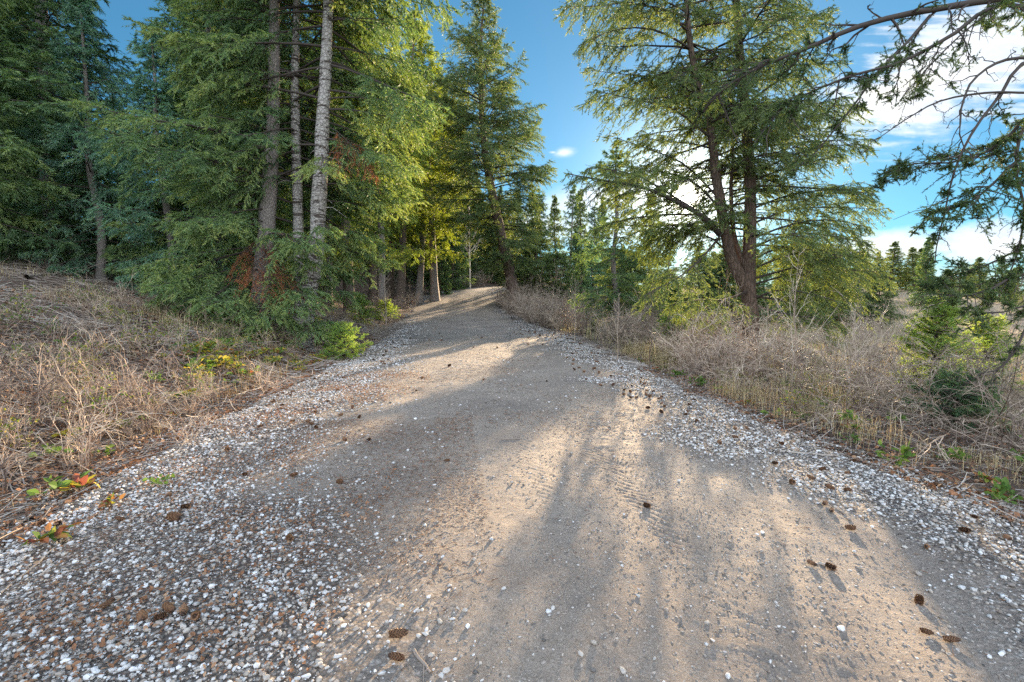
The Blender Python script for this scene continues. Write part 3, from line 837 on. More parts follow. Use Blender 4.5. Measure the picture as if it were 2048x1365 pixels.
tC = conifer('spruce_c', rgC, loc, 0.215, 4.2, 3.3, 'spruce', spacing=0.42, per=5, hollow=0.1, barkm='palebark', avoid=av_front(2, 8.5, 0.93, 70, -95), lenf=lambda z, az: 1.0 if math.cos(az) < 0 else float(np.interp(z, [1, 3.5, 6.5, 9], [0.35, 0.45, 0.9, 1.0])), stubs=40, extra=extraC, nn=24, nl=0.045, nw=0.015, fl=0.21, gap=0.17, tint=0.58, top_shape=0.6, droop=0.55, flare=1.9)
C_ = place_tree('spruce_tree', tC[:2], b, 'big spruce with thick whitish banded trunk, rightmost of three trunks growing together', 'spruce tree')
dead_bough(C_, tC[2], 5.2, -42, 1.7, rgC, 1.2, sag=0.6, label='hanging spray of bright orange dead needles')

# ---- the wood on the left
LG = 'spruces of the dense wood on the left bank'
left = [('spruce_tall', 122, 17, 17, 'tall spruce with straight thin grey trunk at the far left of the wood', 1),
        ('blue2', 205, 15.5, 8.6, 'blue green spruce with layered boughs beside the gap of blue sky', 1),
        ('blue2', 345, 14.5, 7.6, 'dense dark spruce sweeping its boughs down left of the grey flaky trunk', 1.15),
        ('spruce_tall', 440, 16.5, 15, 'tall spruce rising directly behind the left side of the three trunks', 1.15),
        ('spruce_tall2', -70, 13.5, 15, 'spruce cut by the left edge of the photo', 1.2),
        ('blue2', 35, 17, 8.5, 'bluish spruce between the left edge and the thin grey trunk', 1.0)]
for v, px, d, H, lab, sx in left: put(v, px, d, H, lab, sx=sx)
for v, px, d, H in (('spruce_tall2', 60, 22, 15), ('blue2', 165, 26, 9), ('blue2', 255, 24, 8), ('mid', 370, 20, 5), ('spruce_tall', 500, 20, 16), ('blue2', 400, 26, 12), ('ragged', 20, 30, 8), ('spruce_tall2', 110, 34, 9), ('spruce_tall', -160, 19, 14),
                    ('ragged', 300, 33, 8), ('mid', 95, 24, 6), ('spruce_tall', 560, 25, 17), ('ragged', 210, 38, 8), ('bushy', 330, 28, 4.5), ('bushy', 50, 34, 5), ('mid', 10, 26, 6), ('bushy', 180, 30, 5)):
    put(v, px, d, H, 'spruce deep in the wood behind the row of trees on the left bank', group=LG)
put('open', 700, 21, 16, 'tall yellow green spruce just right of the whitish banded trunk', sx=1.0)
put('open2', 762, 27, 16, 'spruce with slim dark trunk, second back along the left side of the road')
e = put('open', 800, 33, 19, 'bright green fir with leaning dark trunk left of the road bend', 'fir tree', name='fir_tree', tilt=(0, -4))
e = put('open2', 838, 35, 17, 'sunlit fir with forked dark trunk close to the left road edge', 'fir tree', name='fir_tree', tilt=(0, 5))
put('open2', 870, 36, 19, 'very tall light green spruce rising behind the leaning fir')
put('open', 745, 30, 17, 'spruce between the slim dark trunk and the leaning dark trunk, farther back')
put('open2', 655, 24, 14, 'bluish spruce hidden mostly behind the whitish banded trunk')
put('mid', 905, 44, 7.5, 'young cone shaped spruce in front of the bend, left of the bare pale trunk', sx=1.2)
put('mid', 880, 40, 5.2, 'low young spruce at the left verge near the bend')
put('mid', 985, 55, 7.5, 'bright young spruce just beyond the bend of the road', sx=1.2)
BG = 'spruces beyond the bend of the road'
for v, px, d, H in (('spruce_tall', 925, 58, 17), ('mid2', 950, 62, 11), ('spruce_tall', 890, 52, 20), ('mid', 965, 70, 9), ('spruce_tall2', 1000, 75, 12), ('mid', 940, 75, 12), ('spruce_tall', 820, 45, 19), ('spruce_tall', 1035, 66, 11), ('mid', 1010, 60, 7)):
    put(v, px, d, H, 'spruce standing in the wood beyond the bend of the road', group=BG)

# ---- leaning fir at the right of the road
rgD = np.random.default_rng(104)
b, loc = pix_trunk([(1030, 600), (1019, 540), (1004, 480), (985, 390), (968, 290), (962, 190), (962, 80), (970, -20)], 32, None)
def pix_bough(px, py, d, base): return P(px, py, d) - base
def add_pix_boughs(lst, base, acc, rg, kind, dens=1.0, **kw):
    for pts, r0 in lst:
        pl = polyline([P(a_, b_, c_) - base for a_, b_, c_ in pts], 9)
        add_spray(acc, pl, rg, kind, r0, dens=dens, **kw)
def extraD(acc, rg, ctr):
    add_pix_boughs([([(985, 380, 32), (940, 350, 31.4), (890, 318, 30.8)], 0.05), ([(975, 300, 32), (1020, 270, 31.4), (1070, 255, 31.4)], 0.04), ([(985, 400, 32), (1040, 395, 31.4), (1085, 410, 30.8)], 0.04),
                    ([(968, 250, 32), (1010, 180, 32), (1050, 100, 32)], 0.05), ([(972, 340, 32), (1030, 330, 30.8), (1080, 345, 30.8)], 0.04)], b, acc, rg, 'fir', 0.6, nn=12, nl=0.085, nw=0.022, fl=0.26, gap=0.18, tint=0.3, width=1.0, sparse=0.85)
tD = conifer('fir_d', rgD, loc, 0.37, 2.6, 3.5, 'fir', spacing=0.42, per=5, elev=(-8, 45), shape='round', irr=0.5, hollow=0.2, barkm='redbark', stubs=40, extra=extraD, nn=12, nl=0.085, nw=0.022, fl=0.26, gap=0.17, dens=0.85, tint=0.30, sag=0.2, flare=1.3)
place_tree('fir_tree', tD[:2], b, 'tall dark fir leaning left with a reddish trunk on the right side of the road', 'fir tree')

# ---- wood behind the shrubs on the right
put('mid2', 1062, 35, 6.0, 'dark spreading fir right behind the reddish leaning trunk', 'fir tree', name='fir_tree', sx=1.7)
put('bushy', 1110, 33, 3.9, 'dark low fir with wide boughs right of the leaning trunk', 'fir tree', name='fir_tree', sx=1.4)
RG2 = 'spruce tops along the sky right of the leaning fir'
for v, px, d, H in (('ragged', 1085, 44, 8.6), ('mid2', 1112, 48, 8.6), ('ragged', 1137, 46, 9.2), ('mid2', 1160, 50, 9.4), ('ragged', 1186, 45, 7.8), ('mid', 1205, 52, 9.0), ('mid2', 1060, 50, 9.5), ('mid', 1150, 38, 5.6)):
    put(v, px, d, H, 'dark pointed spruce against the sky in the row right of the leaning fir', group=RG2, sx=0.85)
put('mid', 1165, 29, 3.9, 'young bluish spruce behind the bare shrubs right of the road', sx=1.2)
put('ragged', 1237, 20, 7.5, 'slender pointed spruce left of the forked fir', sx=1.1)
put('bushy', 1262, 24, 3.8, 'short fir at the foot of the slender pointed spruce', 'fir tree', name='fir_tree', sx=1.4)
put('mid2', 1300, 34, 8.6, 'spruce standing behind the low left limb of the forked fir', sx=1.0)
put('small', 1352, 16, 2.0, 'small bright young spruce left of the forked trunk', sx=1.1)
for v, px, d, H in (('ragged', 1330, 36, 6.0), ('bushy', 1400, 34, 4.8), ('bushy', 1445, 36, 5.2), ('ragged', 1560, 31, 5.8), ('mid', 1600, 27, 5.0), ('bushy', 1655, 30, 4.6), ('mid', 1500, 38, 6.0), ('ragged', 1720, 38, 6.0), ('bushy', 1760, 33, 3.6)):
    put(v, px, d, H, 'spruce in the backlit clump behind the forked fir', group='spruces in the clump behind the forked fir')
FG = 'distant trees edging the open field on the right'
for i in range(40):
    px = 1640 + i * 13 + rng.normal() * 14; d = 55 + rng.random() * 60
    put(['mid2', 'fir', 'mid', 'fir', 'mid2'][i % 5], px, d, (3.4 + 4.4 * rng.random() ** 1.8) * d / 72, 'distant conifer in the row edging the open field on the right', 'conifer', group=FG, name='conifer', sx=1.2 + 0.8 * rng.random())
put('mid', 1845, 46, 6.3, 'pointed conifer taller than its neighbours on the skyline of the field', 'conifer', name='conifer')

def fill(n, px0, px1, d0, d1, topf, kinds, label, group, seed, sx=1.3, hmin=3.0):
    rg = np.random.default_rng(seed)
    for i in range(n):
        px = px0 + (px1 - px0) * (i + rg.random()) / n; d = d0 + (d1 - d0) * rg.random(); x = P(px, 600, d)[0]
        if abs(float(road_coords(np.array([x]), np.array([d]))[0][0])) < 4.5: continue
        ty = topf(px) + rg.random() * 55; H = max(hmin, P(px, ty, d)[2] - Hs(x, d))
        put(kinds[rg.integers(len(kinds))], px, d, min(H, 19), label, group=group, sx=sx * (0.85 + 0.3 * rg.random()))
fill(22, 1040, 1330, 36, 62, lambda p: 445 + 45 * abs(math.sin(p * .05)), ['mid', 'mid2', 'ragged', 'bushy', 'blue'], 'spruce in the dense green wood behind the bare shrubs right of the road', 'spruces of the wood behind the right thicket', 31, 1.5)
fill(15, 1330, 1720, 30, 55, lambda p: 470 + 20 * math.sin(p * .03), ['ragged', 'mid2', 'bushy'], 'spruce in the backlit clump behind the forked fir', 'spruces in the clump behind the forked fir', 32, 1.5)
fill(20, 640, 890, 30, 62, lambda p: 40 + (p - 640) * 0.5, ['open', 'open2', 'open', 'spruce_tall2'], 'spruce in the wood left of the road, beyond the yellow green spruce', 'spruces of the wood left of the road', 33, 1.2)
fill(4, 440, 640, 26, 46, lambda p: 60 - 100 * math.sin(p * .02), ['spruce_tall', 'blue', 'spruce_tall2', 'mid', 'blue'], 'spruce deep in the wood behind the row of trees on the left bank', LG, 34, 1.3)
fill(14, 890, 1030, 50, 80, lambda p: 400, ['mid', 'spruce_tall', 'mid2'], 'spruce standing in the wood beyond the bend of the road', BG, 35, 1.4)

# ---- forked fir on the right, against the sun
rgE = np.random.default_rng(105)
dE = 12.0
bE = P(1503, 700, dE); bE[2] = Hs(bE[0], bE[1]) - 0.1
def pixline(pts, n=16): return polyline([P(*q) - bE for q in pts], n)
stemR = [(1503, 712, dE), (1502, 640, dE), (1497, 560, dE), (1500, 460, dE), (1500, 350, 12.1), (1490, 220, 12.1), (1478, 90, 12.2), (1470, -40, 12.3), (1465, -250, 12.3), (1462, -480, 12.3)]
stemL = [(1498, 580, dE), (1468, 530, dE), (1450, 460, dE), (1432, 350, dE), (1420, 250, dE), (1396, 170, dE), (1378, 70, dE), (1370, -60, dE), (1366, -300, 12)]
stemM = [(1488, 530, dE), (1468, 470, 12.2), (1462, 380, 12.3), (1466, 300, 12.4), (1458, 180, 12.5)]
tacc = Acc()
for pts, r0, r1 in ((stemR, 0.20, 0.04), (stemL, 0.16, 0.03), (stemM, 0.07, 0.02)):
    p = pixline(pts, 34); t = np.linspace(0, 1, 34); r = (r0 + (r1 - r0) * t ** 0.9) * (1 + (0.25 * np.exp(-t * 14) if pts is stemR else 0))
    v, f = tubes(p[None], r[None], 14); v = v.reshape(34, 14, 3); v = p[:, None] + (v - p[:, None]) * (1 + 0.05 * rgE.normal(size=(34, 14, 1)))
    tacc.add(v, f, 0, 0.4, True)
acc = Acc()
kwE = dict(nn=16, nl=0.040, nw=0.012, fl=0.15, gap=0.11, tint=0.45, droop=0.45, t0=0.22)
limbs = [  # long boughs seen in the photograph, as pixel + distance
    [(1440, 470, 12), (1400, 430, 11.6), (1360, 408, 11.2), (1290, 375, 11), (1210, 362, 10.8), (1135, 348, 10.6)],
    [(1400, 430, 11.6), (1330, 430, 11.5), (1250, 440, 11.5), (1190, 460, 11.5)],
    [(1450, 470, 12), (1390, 450, 12.5), (1310, 455, 12.9), (1230, 480, 13.2)],
    [(1420, 440, 11.8), (1350, 395, 11.2), (1270, 350, 10.9), (1180, 335, 10.6)],
    [(1440, 420, 12), (1380, 360, 12.6), (1290, 340, 13), (1200, 330, 13.4)],
    [(1470, 520, 12), (1410, 470, 12.6), (1340, 480, 12.9), (1280, 520, 13.0)],
    [(1440, 400, 12), (1370, 330, 12.2), (1300, 300, 12.4), (1215, 270, 12.6)],
    [(1425, 280, 12), (1350, 220, 11.6), (1270, 200, 11.4), (1185, 180, 11.2)],
    [(1410, 200, 12), (1340, 160, 12.5), (1260, 150, 12.8), (1170, 140, 13)],
    [(1385, 100, 12), (1310, 60, 11.6), (1230, 60, 11.3), (1165, 90, 11)],
    [(1375, 0, 12), (1300, -10, 11.6), (1220, 10, 11.2), (1130, 14, 10.8)],
    [(1372, -60, 12), (1300, -50, 12.4), (1200, -30, 12.7), (1120, 30, 13)],
    [(1500, 560, 12), (1570, 540, 11.7), (1650, 520, 11.5), (1740, 500, 11.3)],
    [(1505, 570, 12), (1580, 550, 12.3), (1670, 540, 12.6), (1775, 545, 13)],
    [(1500, 540, 12), (1580, 510, 12.8), (1660, 500, 13.4), (1760, 515, 14)],
    [(1505, 610, 12), (1580, 630, 11.5), (1650, 640, 11.2), (1700, 665, 11)],
    [(1500, 500, 12), (1570, 470, 11.2), (1650, 470, 10.8), (1740, 490, 10.5)],
    [(1500, 450, 12), (1580, 420, 12.5), (1670, 415, 12.9), (1765, 420, 13.3)],
    [(1500, 590, 12), (1570, 600, 12.4), (1640, 580, 12.6), (1720, 590, 12.8)],
    [(1505, 600, 12), (1560, 580, 11.4), (1630, 590, 11), (1690, 610, 10.8)],
    [(1500, 480, 12), (1580, 450, 11.7), (1660, 440, 11.5), (1735, 455, 11.3)],
    [(1500, 420, 12), (1580, 390, 12.4), (1660, 380, 12.7), (1730, 380, 13)],
    [(1500, 350, 12), (1590, 310, 11.6), (1670, 290, 11.4), (1745, 300, 11.2)],
    [(1495, 280, 12), (1580, 240, 12.3), (1660, 215, 12.5), (1720, 210, 12.6)],
    [(1490, 210, 12), (1560, 160, 11.7), (1620, 130, 11.5), (1690, 120, 11.4)],
    [(1485, 130, 12), (1550, 80, 12.3), (1610, 50, 12.5), (1660, 30, 12.6)],
    [(1475, 40, 12), (1540, 0, 11.8), (1600, -30, 11.6), (1650, -50, 11.5)],
    [(1500, 520, 12), (1550, 500, 12.9), (1610, 490, 13.6), (1690, 500, 14.2)],
    [(1450, 460, 12), (1400, 520, 11.2), (1350, 560, 10.6), (1290, 590, 10.2)],
    [(1500, 580, 12), (1450, 600, 11.2), (1400, 600, 10.7), (1340, 610, 10.4)],
    [(1498, 640, 12), (1450, 648, 12.2), (1400, 640, 12.5), (1340, 640, 12.8)],
]
for q in limbs:
    pl = pixline(q, 9); L = np.linalg.norm(np.diff(pl, axis=0), axis=1).sum()
    add_spray(acc, pl, rgE, 'fir', 0.03 if q is not limbs[0] else 0.075, dens=1.0, width=0.33 * L, **{**kwE, 'tint': 0.3 + 0.25 * rgE.random()})
for stem, lo, hi, r_, lsc in ((stemR, 0.30, 0.99, 0.03, 1.0), (stemL, 0.34, 0.99, 0.025, 0.95), (stemM, 0.3, 0.95, 0.015, 0.5)):
    p = pixline(stem, 40); H0 = p[-1, 2]
    N = int((hi - lo) * 108 * (1 if lsc > 0.6 else 0.4))
    for i in range(N):
        t = lo + (hi - lo) * (i + rgE.random()) / N
        c0 = np.array([np.interp(t, np.linspace(0, 1, 40), p[:, j]) for j in range(3)])
        az = rgE.random() * 6.283
        hgt = c0[2]
        if 0.0 < c0[2] < 5.2 and math.cos(az - 3.7) > 0.75 and rgE.random() < 0.25: continue      # the crown is open on this side
        Lb = lsc * (1.35 + 1.5 * rgE.random()) * np.interp(hgt, [0, 3, 7, 11, 14.5], [0.85, 1.05, 1.05, 0.7, 0.15])
        pl = bough_line(c0, az, R(-4 + 26 * rgE.random()), Lb, 0.22, rgE, lift=0.08)
        add_spray(acc, pl, rgE, 'fir', 0.010 + 0.008 * Lb, dens=0.95, **{**kwE, 'tint': 0.25 + 0.3 * rgE.random()})
open_to_sun(acc, bE, 0.21)
E_ = place_tree('fir_tree', (tacc.mesh('forked_fir_trunk', [M['redbark']]), acc.mesh('forked_fir_crown', [M['fir'], M['twig']])), bE,
                'large forked fir with the sun shining through it, right of the road', 'fir tree')

# ---- fir outside the right edge whose old boughs reach into the sky
rgF = np.random.default_rng(106)
bF = np.array([7.9, 6.2, 0.0]); bF[2] = Hs(7.9, 6.2) - 0.1
tF = trunk_acc(np.array([[0, 0, 0], [0.05, 0, 3], [-0.05, 0.1, 7], [0.1, 0, 12.0]]), 0.26, 0.04, rg=rgF, stubs=20)[0].mesh('overhanging_fir_trunk', [M['bark'], M['twig']])
FT = link('fir_tree', None, None, bF); tag(FT, 'old fir at the right edge whose long half bare boughs hang across the sky', 'fir tree'); link('trunk', tF, FT)
def twigs(acc, pl, rg, r0, n, L0, green=0.0, tint=0.3, level=0, mi=1, curl=0.35):
    """crooked side twigs along a bough; green: share of them that carry needles"""
    m = len(pl); tt = np.linspace(0, 1, m)
    for i in range(n):
        t = 0.15 + 0.85 * (i + rg.random()) / n
        c0 = np.array([np.interp(t, tt, pl[:, j]) for j in range(3)]); k = min(m - 2, int(t * (m - 1))); tg = nrm(pl[k + 1] - pl[k])
        d = nrm(tg * 0.8 + rg.normal(size=3) * 0.75 + np.array([0, 0, -0.35]))
        L = L0 * (0.35 + 0.9 * rg.random()) * (1.1 - 0.5 * t)
        u = np.linspace(0, 1, 6); bend = rg.normal(size=3) * curl
        q = c0 + d * (L * u)[:, None] + bend * (L * u ** 2)[:, None] + rg.normal(size=(6, 3)) * 0.02 * u[:, None] + np.array([0, 0, -0.25]) * (L * u ** 2)[:, None]
        if rg.random() < green:
            add_spray(acc, q, rg, 'fir', max(0.003, r0 * 0.4), dens=0.9, t0=0.2, width=0.30 * L, tint=tint, nn=16, nl=0.024, nw=0.007, fl=0.10, gap=0.085, droop=0.2)
        else:
            v, f = tubes(q[None], (max(0.0028, r0 * 0.38) * (1 - 0.7 * u))[None], 4); acc.add(v, f, mi, 0.3 + 0.3 * rg.random(), False)
            if level < 1: twigs(acc, q, rg, r0 * 0.45, max(3, int(L * 7)), L * 0.5, green * 0.3, tint, level + 1, mi, curl)
def overhang(pts, r0, r1, green, n, L0, along=0.0, label=None):
    pl = polyline([P(*q) - bF for q in pts], 18)
    pl = pl + np.cumsum(rgF.normal(size=pl.shape), 0) * 0.006 * np.linspace(0, 1, 18)[:, None]
    acc = Acc(); v, f = tubes(pl[None], np.linspace(r0, r1, 18)[None], 8); acc.add(v, f, 1, 0.35, True)
    twigs(acc, pl, rgF, r0 * 0.8, n, L0, green)
    if along:
        k = int(18 * (1 - along)); add_spray(acc, pl[k:], rgF, 'fir', r1, dens=0.9, t0=0.05, width=0.42, tint=0.3, nn=16, nl=0.024, nw=0.007, fl=0.11, gap=0.085, droop=0.2)
    o = link('bough', acc.mesh('overhanging_bough', [M['fir'], M['twig']]), FT)
    if label: tag(o, label)
trk = (2300, 6.2)
overhang([(2330, 120, 6.2), (2180, 20, 6.1), (2048, -6, 6.0), (1900, 15, 5.9), (1800, 32, 5.8), (1700, 60, 5.8), (1620, 95, 5.8), (1520, 135, 5.8), (1440, 185, 5.9), (1390, 240, 6)], 0.05, 0.008, 0.7, 30, 0.6, 0.4, 'long thick half bare bough')
overhang([(2330, 130, 6.2), (2150, 60, 5.6), (2010, 8, 5.3), (1900, 75, 5.2), (1800, 125, 5.2), (1700, 150, 5.2), (1600, 190, 5.3), (1540, 230, 5.4)], 0.028, 0.005, 0.75, 28, 0.5, 0.5)
overhang([(1860, 32, 5.8), (1810, 90, 5.7), (1755, 150, 5.6), (1700, 225, 5.6), (1640, 300, 5.6), (1600, 340, 5.6)], 0.018, 0.004, 0.4, 14, 0.4, 0.2)
overhang([(2330, 200, 6.2), (2160, 130, 5.4), (2048, 116, 5.0), (1985, 130, 4.8), (1938, 175, 4.7), (1925, 250, 4.6), (1935, 300, 4.6)], 0.02, 0.004, 0.05, 14, 0.3)
overhang([(2330, 220, 6.2), (2150, 190, 5.4), (2048, 183, 5.0), (1950, 184, 4.8), (1870, 200, 4.8), (1800, 238, 4.8), (1745, 275, 4.8)], 0.016, 0.003, 0.03, 14, 0.25)
overhang([(2330, 200, 6.2), (2140, 130, 5.5), (2048, 125, 5.0), (2000, 190, 4.9), (1945, 260, 4.8), (1905, 350, 4.8), (1885, 430, 4.8), (1868, 520, 4.8)], 0.02, 0.004, 0.1, 16, 0.35)
overhang([(2330, 260, 6.2), (2180, 215, 5.4), (2080, 215, 5.0), (2020, 270, 4.9), (1960, 310, 4.9), (1890, 325, 4.9), (1820, 325, 5.0), (1765, 345, 5.0)], 0.018, 0.004, 0.85, 26, 0.4, 0.6)
overhang([(2330, 300, 6.2), (2150, 290, 5.2), (2040, 320, 4.8), (1985, 370, 4.7), (1930, 410, 4.7), (1860, 430, 4.7)], 0.02, 0.004, 0.85, 22, 0.38, 0.5)
overhang([(2330, 380, 6.2), (2170, 330, 5.2), (2060, 250, 4.9), (2030, 330, 4.8), (2045, 420, 4.8), (2030, 500, 4.8), (2010, 570, 4.8)], 0.02, 0.005, 0.6, 22, 0.38)
overhang([(2330, 470, 6.2), (2160, 500, 5.4), (2048, 500, 5.1), (1970, 530, 5.0), (1900, 555, 5.0), (1850, 572, 5.0)], 0.016, 0.004, 0.6, 18, 0.36, 0.4)
overhang([(2330, 520, 6.2), (2160, 560, 5.2), (2050, 548, 4.8), (1985, 578, 4.7), (1930, 590, 4.7), (1885, 588, 4.7)], 0.02, 0.005, 0.45, 16, 0.35, 0.3)
overhang([(2330, 560, 6.2), (2150, 600, 5.2), (2048, 616, 4.8), (1990, 634, 4.7), (1948, 640, 4.7)], 0.016, 0.004, 0.2, 9, 0.25)
overhang([(2330, 560, 6.2), (2170, 620, 5.2), (2070, 640, 4.8), (2030, 700, 4.7), (1990, 740, 4.7), (1950, 745, 4.7)], 0.018, 0.005, 0.08, 16, 0.3)
overhang([(2330, 20, 6.2), (2200, -60, 5.6), (2080, -40, 5.3), (1960, 40, 5.2), (1880, 110, 5.2), (1800, 200, 5.2)], 0.016, 0.004, 0.5, 14, 0.4, 0.3)

# ---- young firs in the grass at the right
def young(px, pyb, d, H, rad, label, seed, kind='young', **kw):
    rg = np.random.default_rng(seed); p = P(px, pyb, d); z = Hs(p[0], d)
    a = dict(spacing=0.12, per=6, nn=14, nl=0.028, nw=0.006, fl=0.09, gap=0.07, dens=1.1, sides=7, elev=(5, 55), droop=0.05, sag=0.1, tint=0.5); a.update(kw)
    t, c, _ = conifer('young_fir', rg, straight(H, (0, 0), 0.02, rg), 0.012 * H + 0.006, 0.08, rad, kind, **a)
    return place_tree('young_fir', (t, c), (p[0], d, z), label, 'young fir')
young(1868, 770, 8.6, 1.62, 0.62, 'bright green young fir, pointed, in the dry grass at the right', 201)
young(1965, 770, 9.3, 1.25, 0.62, 'wide yellow green young fir right of the pointed one', 202, tint=0.75, irr=0.5, hollow=0.25)
young(1905, 900, 5.7, 0.62, 0.42, 'low soft dark green seedling fir behind the leafy plants at the right verge', 203, kind='spruce', tint=0.5, spacing=0.09)
young(685, 640, 11.2, 0.75, 0.5, 'bright green seedling spruce at the foot of the whitish banded trunk', 204, tint=0.45, spacing=0.1)
young(1345, 640, 14, 1.1, 0.7, 'bushy bright young fir beside the bare shrubs, below the sun', 205, tint=0.5)
young(310, 520, 21, 1.6, 0.8, 'small sunlit young spruce glimpsed under the boughs of the left wood', 206, tint=0.7)
young(770, 575, 24, 1.0, 0.7, 'low bright seedling at the left verge below the leaning dark trunk', 207, tint=0.6)
young(720, 585, 20, 1.1, 0.6, 'little seedling spruce under the yellow green spruce', 208, tint=0.5)

print('trees', round(time.time() - T0, 1))
# ------------------------------------------------------------------ shrubs, grass, litter
def shrub_mesh(name, seed, H, spread, nst, nside, mt, r=0.005, curl=0.25, up=1.0, sub=5, buds=0, tintb=0.5, arch=0.25, k=3, leaf=0.5):
    rg = np.random.default_rng(seed); acc = Acc()
    def grow(base, d, L, rr, lev, tint):
        m = len(base); u = np.linspace(0, 1, 6)
        bend = rg.normal(size=(m, 3)) * curl; bend[:, 2] -= arch * 0.5
        q = base[:, None] + d[:, None] * (L[:, None] * u)[..., None] + bend[:, None] * (L[:, None] * u ** 2)[..., None] + rg.normal(size=(m, 6, 3)) * (0.018 * L[:, None] / 0.5 * u)[..., None]
        q[..., 2] = np.maximum(q[..., 2], 0.01)
        v, f = tubes(q, rr[:, None] * (1 - 0.65 * u)[None], k)
        acc.add(v, f, 0, np.repeat(np.clip(tint, 0, 1), 6 * k), False)
        return q
    a = rg.random(nst) * 6.283; tilt = rg.random(nst) * spread
    d = nrm(np.stack([np.cos(a) * tilt, np.sin(a) * tilt, np.full(nst, up)], -1))
    base = np.stack([np.cos(a), np.sin(a), 0 * a], -1) * (0.10 * H * rg.random(nst))[:, None]
    L = H * (0.55 + 0.5 * rg.random(nst))
    q = grow(base, d, L, r * (0.7 + 0.6 * rg.random(nst)), 0, tintb - 0.1 + 0.15 * rg.normal(size=nst))
    LL, cnt, rr = L, nside, r
    for lev in range(2):
        m = len(q); idx = np.repeat(np.arange(m), cnt if lev == 0 else sub)
        u = 0.2 + 0.8 * rg.random(len(idx)); b = _lin3(q[idx], u); tg = nrm(_lin3(q[idx], np.minimum(u + .1, 1)) - _lin3(q[idx], u - .1))
        dd = nrm(tg * 0.9 + rg.normal(size=(len(idx), 3)) * 0.55 + np.array([0, 0, 0.15]))
        LL = LL[idx] * (0.25 + 0.35 * rg.random(len(idx))) * (1.2 - 0.5 * u); rr *= 0.66
        q = grow(b, dd, LL, np.full(len(idx), max(rr, 0.0022)), lev + 1, tintb + 0.12 * (lev + 1) + 0.15 * rg.normal(size=len(idx)))
    mats = [M[mt]]
    if buds:
        idx = rg.integers(0, len(q), buds); u = rg.random(buds); c = _lin3(q[idx], u)
        leaf_quads(acc, c, 0.016 + 0.014 * rg.random(buds), rg, np.clip(leaf + (0.3 if leaf == 0.5 else 0.12) * rg.normal(size=buds), 0, 1), 1); mats.append(M['leaf'])
    return acc.mesh(name, mats)


def leaf_quads(acc, c, size, rg, tint, mi=0, up=0.5, aspect=0.62, dirs=None, fold=0.18):
    """ovate leaves, folded along the midrib"""
    n = len(c)
    d = nrm(rg.normal(size=(n, 3)) + np.array([0, 0, up])) if dirs is None else dirs
    w = nrm(np.cross(d, rg.normal(size=(n, 3)) * 0.5 + np.array([0, 0, 1.0])) + 1e-6); u = np.cross(w, d)
    prof = [(0, 0), (0.22, 0.34), (0.5, 0.5), (0.8, 0.28), (1.0, 0)]
    mid = [c + d * (size * t)[:, None] - u * (size * 0.12 * t * t)[:, None] for t, _ in prof]
    L = [mid[i] + (w * (size * aspect * p)[:, None] + u * (size * fold * p)[:, None]) for i, (t, p) in enumerate(prof)][1:4]
    Rr_ = [mid[i] + (-w * (size * aspect * p)[:, None] + u * (size * fold * p)[:, None]) for i, (t, p) in enumerate(prof)][1:4]
    v = np.stack(mid + L + Rr_, 1)                       # 5 + 3 + 3
    o = (np.arange(n) * 11)[:, None]
    q4 = np.array([[1, 2, 6, 5], [2, 3, 7, 6], [2, 1, 8, 9], [3, 2, 9, 10]]); t3 = np.array([[0, 1, 5], [3, 4, 7], [1, 0, 8], [4, 3, 10]])
    base_n = acc.n
    acc.add(v, (o[:, :, None] + q4[None]).reshape(-1, 4), mi, np.repeat(tint, 11), False)
    acc.f.setdefault((3, mi, False), []).append((o[:, :, None] + t3[None]).reshape(-1, 3) + base_n)


def rest_z(x, y):
    s, _ = road_coords(x, y)
    return np.where(np.abs(s) < 3.6, road_z(x, y, s), height(x, y) + sstep(3.2, 4, np.abs(s)) * (0.05 * fbm(x, y, 3.1, 3, 21)))


def rz1(x, y): return float(rest_z(np.array([x]), np.array([y]))[0])


def edge_l(y): return cen(y) - 3.35 + 0.7 * sstep(18, 30, np.asarray(y, float))
def edge_r(y): return cen(y) + 3.25 - 0.9 * sstep(15, 27, np.asarray(y, float))


def vis(x, y, m=0.6): return (np.abs(x) < y * 1.12 + m) & (y > 1.0)


# dry shrubs of the left bank
DS = [shrub_mesh('dry_shrub', 300 + i, [0.62, 0.5, 0.75, 0.45, 0.9][i], [0.7, 1.1, 0.6, 1.3, 0.6][i], [8, 10, 7, 9, 7][i], 5, 'dry', 0.0055, 0.3, 1.0, 3, tintb=0.45, arch=0.4) for i in range(5)]
BS = [shrub_mesh('bare_shrub', 320 + i, [1.3, 1.1, 1.55, 0.9, 1.2, 1.7][i], [0.55, 0.9, 0.5, 1.2, 0.8, 0.45][i], [9, 10, 8, 11, 10, 8][i], 6, 'bare', 0.0095, 0.28, 1.0, 4, buds=50, tintb=0.45, arch=0.3) for i in range(6)]
GS = [shrub_mesh('gnarled_shrub', 340 + i, [1.1, 0.9, 1.25][i], [1.0, 1.3, 0.8][i], [8, 9, 8][i], 7, 'bare', 0.0075, 0.55, 0.8, 5, buds=24, tintb=0.3, arch=0.5) for i in range(3)]
rgS = np.random.default_rng(77)
GR = [shrub_mesh('leafy_shrub', 360 + i, [0.34, 0.28, 0.42][i], 1.0, 9, 6, 'dry', 0.004, 0.3, 1.0, 3, buds=[260, 200, 240][i], tintb=0.4, leaf=[0.25, 0.46, 0.35][i]) for i in range(3)]


def put_shrub(me, x, y, label, group=None, sc=1.0, name='dry_shrub', cat='shrub', rz=None, sz=1.0):
    o = link(name, me, None, (x, y, rz1(x, y) - 0.02), rgS.random() * 6.28 if rz is None else rz, (sc, sc, sc * sz))
    return tag(o, label, cat, group)


